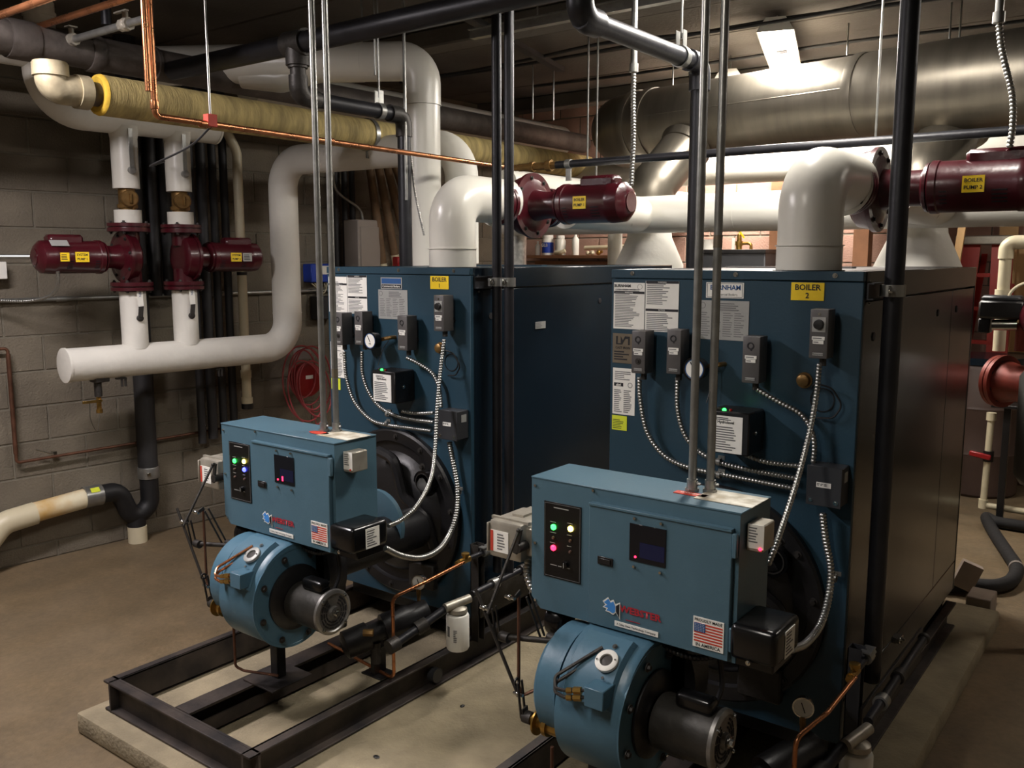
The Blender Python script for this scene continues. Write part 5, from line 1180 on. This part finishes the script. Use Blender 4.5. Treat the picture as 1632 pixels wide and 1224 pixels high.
# hose reel: extinguisher and coiled red cord
q = PW(487, 600, .15)
t = T('red_cord_reel', q-Z_*.12, 'red cord reel with coiled cord hanging on the block wall', 'reel')
O('reel', MB().lathe(q-Z_*.02-WN*.05, WN, [(0, .03), (.02, .115), (.03, .12), (.08, .12), (.09, .10), (.09, .02)], 32), 'redp', t)
O('reel_label', MB().obox(q+V((.0, 0, -.0))+WN*.045, WN+X_*0, .06, .025, .002), 'paper', t)
O('bracket', MB().obox(q+Z_*.16-WN*.03, WN, .12, .08, .04, bev=.003), 'greybox', t)
for k in range(7):
    rr = .11+.022*(k % 4); ph = k*.5; cc = q+V((0, -.07+.04*(k % 3), .03-.022*k))+WN*(.06+.008*k)
    pts = [cc+WD*(rr*math.cos(a*PI/6+ph*.1))+Z_*(rr*1.5*math.sin(a*PI/6)) for a in range(13)]
    O('cord_loop', MB().tube(catmull(pts), .0055, 7), 'cord', t)
O('cord_tail', MB().tube(catmull([q+WN*.06-Z_*.2, q+WN*.06-Z_*.28+WD*.02, q+WN*.05-Z_*.40+WD*.06]), .0045, 7), 'cord', t)
# blue timer box, boxes
q = PW(508, 435, .05)
t = T('blue_wall_box', q, 'blue plastic controller box with a white label on the wall left of the left boiler', 'box')
O('case', MB().obox(q, WN, .20, .13, .10, bev=.006), 'bluep', t); STK(t, 'label', q+WN*.051+Z_*.02+WD*.01, WN, .11, .06, 'paper'); O('hanging_wires', MB().tube(catmull([q+WN*.02-Z_*.07-WD*.08, q+WN*.04-Z_*.12-WD*.02, q+WN*.02-Z_*.12+WD*.04, q+WN*.02-Z_*.07+WD*.03]), .004, 6).tube(catmull([q+WN*.03-Z_*.07-WD*.06, q+WN*.05-Z_*.14, q+WN*.02-Z_*.07+WD*.06]), .004, 6), 'pvc', t)
q = PW(516, 490, .06); O('grey_wall_box', MB().obox(q, WN, .16, .16, .10, bev=.004), 'boxgray2', label='grey electrical box under the blue controller box', cat='box')
q = PW(525, 545, .2); O('terminal_box', MB().box((-3.20, 2.86, 1.26), (-3.10, 2.90, 1.46), .003), 'greybox', label='light grey flat box at the left edge of the left boiler', cat='box')
q = PW(583, 395, .22)
t = T('electrical_cabinet', (q.x, q.y, 1.5), 'tall beige grey electrical cabinet on the wall behind the left boiler', 'cabinet')
O('case', MB().box((q.x-.12, q.y-.10, 1.25), (q.x+.03, q.y+.12, 2.0), .006), 'greybox', t); O('door', MB().box((q.x+.03, q.y-.08, 1.3), (q.x+.036, q.y+.10, 1.95), .002), 'greybox', t)
O('cabinet_conduit', MB().tube(catmull([(q.x, q.y-.02, 1.99), (q.x, q.y-.06, 2.08), (q.x-.02, q.y-.25, 2.2), (q.x-.02, q.y-.27, 2.4)]), .009, 8), 'steel', label='bent conduit entering the top of the beige cabinet', cat='conduit')
for k in range(4):
    t0 = PW(592+15*k, 285, .22+.03*k); t1 = PW(610+19*k, 420-14*k, .22+.03*k)
    t = T('brown_pipe', t1, 'brown wrapped pipe leaning behind the left boiler, number %s from the left' % ('one', 'two', 'three', 'four')[k], 'pipe', 'brown wrapped pipes behind the left boiler')
    O('wrapping', MB().cyl(t1, t0+(t0-t1)*.4, .030, seg=16), 'brownpipe', t); O('elbow', MB().tube([t1, t1-(t0-t1).normalized()*.06, t1-Z_*.12+WN*.02], .031, 14), 'pvc', t)
q = PW(634, 420, .3); O('red_valve_handle', MB().box(q-V((.03, .03, .03)), q+V((.03, .03, .05)), .008), 'redp', label='small red handle at the foot of the brown pipes', cat='handle')
for k, px in enumerate((535, 550, 562)): wvert(px, 340, .06, 1.0, 2.9, .022, 'darkpipe', 'dark_far_pipe', 'dark vertical pipe on the wall left of the beige cabinet, number %s' % ('one', 'two', 'three')[k])

# ================================================================== BACK OF THE ROOM
yb = 6.5; q0, q1 = PX(846, 407, y=6.38), PX(985, 407, y=6.38)
sz = q0.z
t = T('wall_shelf', (q0.x, 6.4, sz), 'brown wooden shelf with bottles on the rear wall', 'shelf')
O('board', MB().box((q0.x, 6.25, sz-.025), (q1.x+.5, 6.495, sz), .002), 'wood', t)
O('hook_rail', MB().box((q0.x, 6.44, sz-.26), (q1.x+.5, 6.47, sz-.05)), 'wood', t)
hk = MB()
for k in range(8): hk.cyl((q0.x+.1+k*.14, 6.44, sz-.14), (q0.x+.1+k*.14, 6.40, sz-.12), .006, seg=6)
O('hooks', hk, 'castgray', t)
bx = lambda px: PX(px, 400, y=6.35).x
def bottle(px, h, r, m, lab, prof=None, cap='paper', lm=None):
    x = bx(px); t = T('bottle', (x, 6.35, sz), lab, 'bottle', 'containers on the rear shelf')
    prof = prof or [(0, r*.95), (.008, r), (h*.68, r), (h*.80, r*.45), (h*.86, r*.35)]
    O('body', MB().lathe((x, 6.35, sz+.001), Z_, prof, 20), m, t)
    O('cap', MB().lathe((x, 6.35, sz+.001+prof[-1][0]), Z_, [(0, prof[-1][1]*1.15), (h*.14, prof[-1][1]*1.1)], 16), cap, t)
    if lm: s = O('label_wrap', MB().lathe((x, 6.35, sz+h*.12), Z_, [(0, r*1.01), (h*.5, r*1.01)], 20), lm, t); TXT('GLB', r*.75, (x, 6.35-r*1.03, sz+h*.48), -Y_, 'paper', s, bold=.03) if lm == 'bluep' else None
bottle(857, .12, .022, 'paper', 'small white tube bottle at the left end of the shelf')
bottle(873, .175, .050, 'paper', 'white tub with a blue label on the shelf', [(0, .048), (.008, .05), (.13, .05), (.145, .042)], 'paper', 'bluep')
bottle(893, .17, .046, 'white', 'pale jug with a worn label on the shelf, right of the blue labelled tub', [(0, .044), (.008, .046), (.12, .046), (.14, .032)])
bottle(917, .19, .030, 'paper', 'slim white bottle with a nozzle on the shelf')
O('pipe_offcut', MB().tube(catmull([(bx(890), 6.30, sz+.02), (bx(900), 6.29, sz+.022), (bx(906), 6.30, sz+.04)]), .018, 12), 'pvc', label='short curved cream pipe offcut lying on the shelf', cat='pipe')
O('pipe_offcut', MB().cyl((bx(925), 6.42, sz+.06), (bx(1000), 6.42, sz+.07), .018, seg=12), 'pvc', label='straight cream pipe lying along the back of the shelf', cat='pipe')
O('brass_fitting', MB().ball((bx(956), 6.33, sz+.022), .022).cyl((bx(956), 6.33, sz+.02), (bx(962), 6.33, sz+.03), .012, seg=8), 'brass', label='loose brass fitting on the shelf', cat='fitting')
O('plastic_fitting', MB().ball((bx(945), 6.34, sz+.02), .02).ball((bx(938), 6.34, sz+.018), .018), 'pvc', label='loose white plastic fittings lumped on the shelf', cat='fitting')
# dark tank with brass valves right of the gap
q0, q1 = PX(1113, 398, y=6.0), PX(1220, 398, y=6.0)
t = T('grey_tank', ((q0.x+q1.x)/2, 6.0, .0), 'dark grey boxy tank with a black rim by the rear wall', 'tank')
O('tank_body', MB().box((q0.x, 6.0, .0), (q1.x, 6.4, q0.z-.02), .006), 'boxgray2', t); O('rim', MB().box((q0.x-.005, 5.99, q0.z-.025), (q1.x+.005, 6.41, q0.z), .002), 'black', t)
x = PX(1178, 390, y=6.2).x
t = T('relief_valve', (x, 6.2, q0.z), 'brass relief valve with a yellow and white tag on the grey tank', 'valve')
O('body', MB().lathe((x, 6.2, q0.z), Z_, [(0, .022), (.03, .022), (.03, .03), (.06, .03), (.06, .018), (.11, .016), (.12, .006)], 18).tube([(x, 6.2, q0.z+.045), (x+.09, 6.2, q0.z+.045), (x+.09, 6.2, q0.z+.0)], .011, 10, .02), 'brass', t)
O('lever', MB().obox((x+.02, 6.19, q0.z+.11), V((0, -1, 0)), .012, .07, .004, up=V((-.6, 0, .8))), 'yellow', t)
O('tag', MB().box((x-.05, 6.185, q0.z+.0), (x-.025, 6.188, q0.z+.085)), 'paper', t)
O('wood_post', MB().box((PX(1226, 380, y=6.2).x, 6.2, 0), (PX(1226, 380, y=6.2).x+.13, 6.3, CE)), 'wood', label='rough brown wooden post beside the grey tank', cat='post')
O('wood_post', MB().box((PX(1360, 380, y=6.3).x, 6.3, 0), (PX(1360, 380, y=6.3).x+.10, 6.4, CE)), 'wood', label='brown wooden post seen left of the second vent cone', cat='post')
O('pail', MB().lathe((PX(1128, 390, y=6.2).x, 6.2, q0.z+.001), Z_, [(0, .05), (.07, .055), (.075, .058)], 20), 'paper', label='low white pail on the grey tank', cat='pail')
# ---- right rear: ladder, panels, barrels, piping
def L2(px, py, y): return PX(px, py, y=y)
t = T('step_ladder', (L2(1590, 700, 8.0).x, 8.0, 0), 'red fibreglass stepladder leaning at the right behind the right boiler', 'ladder')
topc = L2(1563, 388, 8.0)
for k, (dx, sx_) in enumerate(((-.07, -.05), (.16, .05))):
    a0_ = V((topc.x+dx, 8.0, topc.z)); a1_ = V((topc.x+dx+sx_*1.2, 7.78, 0)); dv = (a0_-a1_)
    O('rail', MB().obox((a0_+a1_)/2, V((0, -1, .1)), .15, dv.length, .03, up=dv), 'red', t)
    a2_ = V((topc.x+dx+sx_, 8.45, 0)); dv = (a0_-a2_); O('rear_rail', MB().obox((a0_+a2_)/2+Y_*.05, V((0, -1, .4)), .045, dv.length, .025, up=dv), 'red', t)
O('top_cap', MB().box((topc.x-.17, 7.9, topc.z-.01), (topc.x+.24, 8.12, topc.z+.06), .008), 'alum', t)
for k in range(6):
    f = (k+1)/7; z_ = topc.z*(1-f); O('step', MB().box((topc.x-.07-.05*f, 7.98-.22*f, z_), (topc.x+.16+.05*f, 8.06-.22*f, z_+.03)), 'red', t)
STK(t, 'white_label', V((topc.x+.20, 7.93, topc.z-.16)), V((0, -1, .1)), .06, .20, 'paper'); STK(t, 'warning_label', V((topc.x+.20, 7.90, topc.z-.45)), V((0, -1, .1)), .05, .12, 'ink')
O('plywood_sheet', MB().box((L2(1592, 380, 8.5).x, 8.50, 0), (L2(1622, 380, 8.5).x, 8.52, L2(1600, 330, 8.5).z+.1)), 'woodpale', label='pale plywood sheet standing behind the ladder', cat='sheet')
O('plywood_sheet', MB().box((L2(1603, 380, 8.55).x, 8.55, 0), (-.2, 8.57, L2(1620, 392, 8.55).z)), 'woodpale', label='wide tan board at the right edge behind the plastic pipe', cat='sheet')
O('timber_strip', MB().obox(V((L2(1538, 365, 7.2).x-.1, 7.2, 1.05)), V((0, -1, 0)), .05, 2.1, .03, up=V((.09, 0, 1))), 'woodpale', label='narrow yellow timber strip leaning left of the ladder', cat='timber')
O('storage_bin', MB().box((-1.55, 8.0, 0), (L2(1534, 400, 8.0).x, 8.5, L2(1500, 388, 7.6).z), .02), 'greybox', label='pale wrapped bundle left of the ladder', cat='bundle')
t = T('plastic_riser', L2(1610, 400, 5.7), 'cream plastic pipe with an elbow right of the ladder', 'pipe')
q = L2(1604, 395, 5.7); O('pipe_run', MB().tube([(q.x, 5.7, L2(1604, 560, 5.7).z), (q.x, 5.7, q.z+.03), (q.x+.9, 5.7, q.z+.03)], .032, 18, .05), 'pvc', t)
O('elbow', MB().tube([(q.x, 5.7, q.z-.06), (q.x, 5.7, q.z+.03), (q.x+.09, 5.7, q.z+.03)], .039, 18, .05), 'pvc', t)
O('union', MB().lathe((q.x, 5.7, L2(1604, 470, 5.7).z), Z_, [(0, .042), (.03, .042)], 18), 'pvc', t)
for k, (px, wd, yy) in enumerate(((1556, .27, 7.35), (1618, .27, 7.95))):
    q = L2(px, 765, yy); zt_ = L2(px, 572, yy).z
    t = T('barrel', (q.x, yy, 0), 'dark brown plastic barrel standing on the floor, %s of the two' % ('left', 'right')[k], 'barrel')
    O('body', MB().lathe((q.x, yy, 0), Z_, [(0, wd*.94), (.02, wd), (zt_*.30, wd), (zt_*.32, wd*1.03), (zt_*.34, wd), (zt_*.64, wd), (zt_*.66, wd*1.03), (zt_*.68, wd), (zt_*.96, wd), (zt_, wd*.92)], 36), 'barrel', t)
    O('rim', MB().lathe((q.x, yy, zt_-.02), Z_, [(0, wd*1.02), (.05, wd*1.02), (.05, wd*.95)], 36), 'tealdark' if k == 0 else 'black', t)
# flanged red pipe, actuator valve, stand and lower plastic line
ys = 5.6
qc = L2(1601, 608, ys); t = T('flanged_pipe', qc, 'rust red flanged pipe at the right edge on a black stand', 'pipe')
ax = V((.86, -.50, 0)).normalized()
O('pipe_body', MB().lathe(qc-ax*.02, ax, [(0, .125), (.1, .10), (.5, .10)], 32), 'redflange', t)
O('flange', MB().lathe(qc-ax*.05, ax, [(0, .142), (.022, .142)], 36).lathe(qc-ax*.018, ax, [(0, .146), (.022, .146)], 36), 'redflange', t)
bl = MB()
a_, b_, _ = frame(ax)
for k in range(8): an = k*PI/4+.3; bl.bolt(qc+ax*.004+(a_*math.cos(an)+b_*math.sin(an))*.105, ax, .011, .014)
O('flange_bolts', bl, 'castgray', t)
qa = L2(1600, 508, ys-.1)
t = T('motorised_valve', qa, 'black valve actuator with a bright cylinder left of a maroon pump at the right edge', 'valve')
O('actuator', MB().box(qa+V((-.12, -.06, .00)), qa+V((.10, .10, .10)), .012), 'black', t); O('scuffed_top', MB().box(qa+V((-.11, -.05, .095)), qa+V((.08, .09, .125)), .01), 'boxgray2', t)
O('cylinder', MB().cyl(qa+V((-.05, -.02, -.035)), qa+V((.07, -.02, -.03)), .030, seg=22), 'chrome', t); O('side_block', MB().box(qa+V((-.12, -.04, -.08)), qa+V((-.06, .06, .0)), .006), 'black', t)
O('maroon_body', MB().lathe(qa+V((.08, 0, .02)), X_, [(0, .06), (.03, .10), (.3, .10)], 28), 'maroon', t); O('neck', MB().cyl(qa+V((.1, 0, -.02)), qa+V((.1, 0, -.17)), .04, seg=18), 'redflange', t)
O('arched_cable', MB().tube(catmull([L2(1602, 490, ys-.1), L2(1612, 465, ys-.1), L2(1632, 452, ys-.1), L2(1660, 452, ys-.1)]), .008, 8), 'pvc', label='pale cable arching over the black valve actuator', cat='cable')
sb = PX(1592, 838, z=0); sy = sb.y; szt = L2(1590, 648, sy).z
t = T('pipe_stand', (sb.x, sy, 0), 'black steel stand carrying the red flanged pipe', 'stand')
O('post', MB().box((sb.x-.02, sy-.02, 0), (sb.x+.02, sy+.02, szt), .002), 'black', t); O('top_plate', MB().box((sb.x-.09, sy-.06, szt), (sb.x+.45, sy+.10, szt+.02), .002), 'black', t)
O('foot', MB().box((sb.x-.04, sy-.04, 0), (sb.x+.6, sy+.03, .02), .002), 'black', t)
q = L2(1580, 665, sy+.05)
t = T('plastic_drain', (q.x, q.y, .1), 'cream plastic drain line with a red handled valve beside the black stand', 'pipe')
O('pipe_run', MB().tube([(q.x, q.y, q.z), (q.x-.01, q.y, .11), (q.x+.8, q.y, .10)], .021, 16, .04), 'pvc', t)
O('fittings', MB().lathe((q.x, q.y, q.z-.02), Z_, [(0, .030), (.05, .030)], 16).lathe((q.x-.01, q.y, .09), Z_, [(0, .029), (.06, .029)], 16), 'pvc', t)
vz_ = L2(1575, 728, sy).z; O('valve_body', MB().cyl((q.x, q.y, vz_-.04), (q.x, q.y, vz_+.03), .032, seg=14), 'black', t)
O('red_handle', MB().obox((q.x-.045, q.y-.035, vz_+.0), V((0, -1, .0)), .13, .035, .02, up=V((.15, 0, 1)), bev=.006), 'redp', t, 'red handle')
tk = L2(1660, 640, 4.4)
t = T('expansion_tank', (tk.x+.02, 4.4, .6), 'pale grey upright tank cut by the right edge', 'tank')
ztk0, ztk1 = L2(1632, 765, 4.4).z, L2(1632, 585, 4.4).z-.06
O('shell', MB().lathe((tk.x+.04, 4.4, ztk0-.03), Z_, [(0, .04), (.02, .10), (.06, .125), (ztk1-ztk0+.05, .13), (ztk1-ztk0+.10, .10), (ztk1-ztk0+.12, .03)], 36), 'tank', t)
O('leg', MB().cyl((tk.x+.04, 4.4, 0), (tk.x+.04, 4.4, ztk0-.0), .03, seg=12), 'tank', t)
# black foam hose on the floor
hp = [PX(a, b_, z=.04) for a, b_ in ((1575, 850), (1565, 838), (1572, 825), (1585, 850), (1605, 880), (1620, 905), (1612, 925), (1585, 934), (1545, 932), (1500, 935))]
hp[0] = PX(1640, 840, z=.04); hp[1] = PX(1590, 832, z=.04)
t = T('foam_hose', hp[4], 'black foam covered hose snaking on the floor behind the right boiler', 'hose')
O('hose', MB().tube(catmull(hp), .036, 14), 'foam', t)
q = hp[5]; O('tape_band', MB().cyl(q-(hp[6]-hp[4]).normalized()*.015, q+(hp[6]-hp[4]).normalized()*.015, .039, seg=14), 'greybox', t)
q = PX(1540, 935, z=.05); O('wood_block', MB().obox(q+Z_*.06, V((.3, -1, 0)), .10, .14, .05, up=V((.4, 0, 1))), 'tan', label='tan block leaning at the rear corner of the right boiler', cat='block')
q = PX(1560, 990, z=0); O('paver_block', MB().box((q.x-.06, q.y-.02, .0), (q.x+.05, q.y+.14, .12), .004), 'tan', label='small grey concrete block on the floor behind the right boiler', cat='block')
# strut foot and clamp low beside the right boiler
q = PX(1430, 1018, x=-.70); O('floor_clamp', MB().obox(q, X_, .05, .02, .03, bev=.003).bolt(q+X_*.015, X_, .008, .008), 'chrome', label='bright clamp screw low on the black pipe beside the right boiler', cat='clamp')
O('debris', MB().ball(PX(737, 1125, z=.082), .008, 8, 6, (1, 1.4, .5)), 'black', label='small dark crumb on the pad between the skids', cat='debris')
O('debris', MB().ball(PX(600, 1206, z=.082), .009, 8, 6, (1.5, 1, .4)), 'black', label='small dark crumb on the pad near the lower edge', cat='debris')
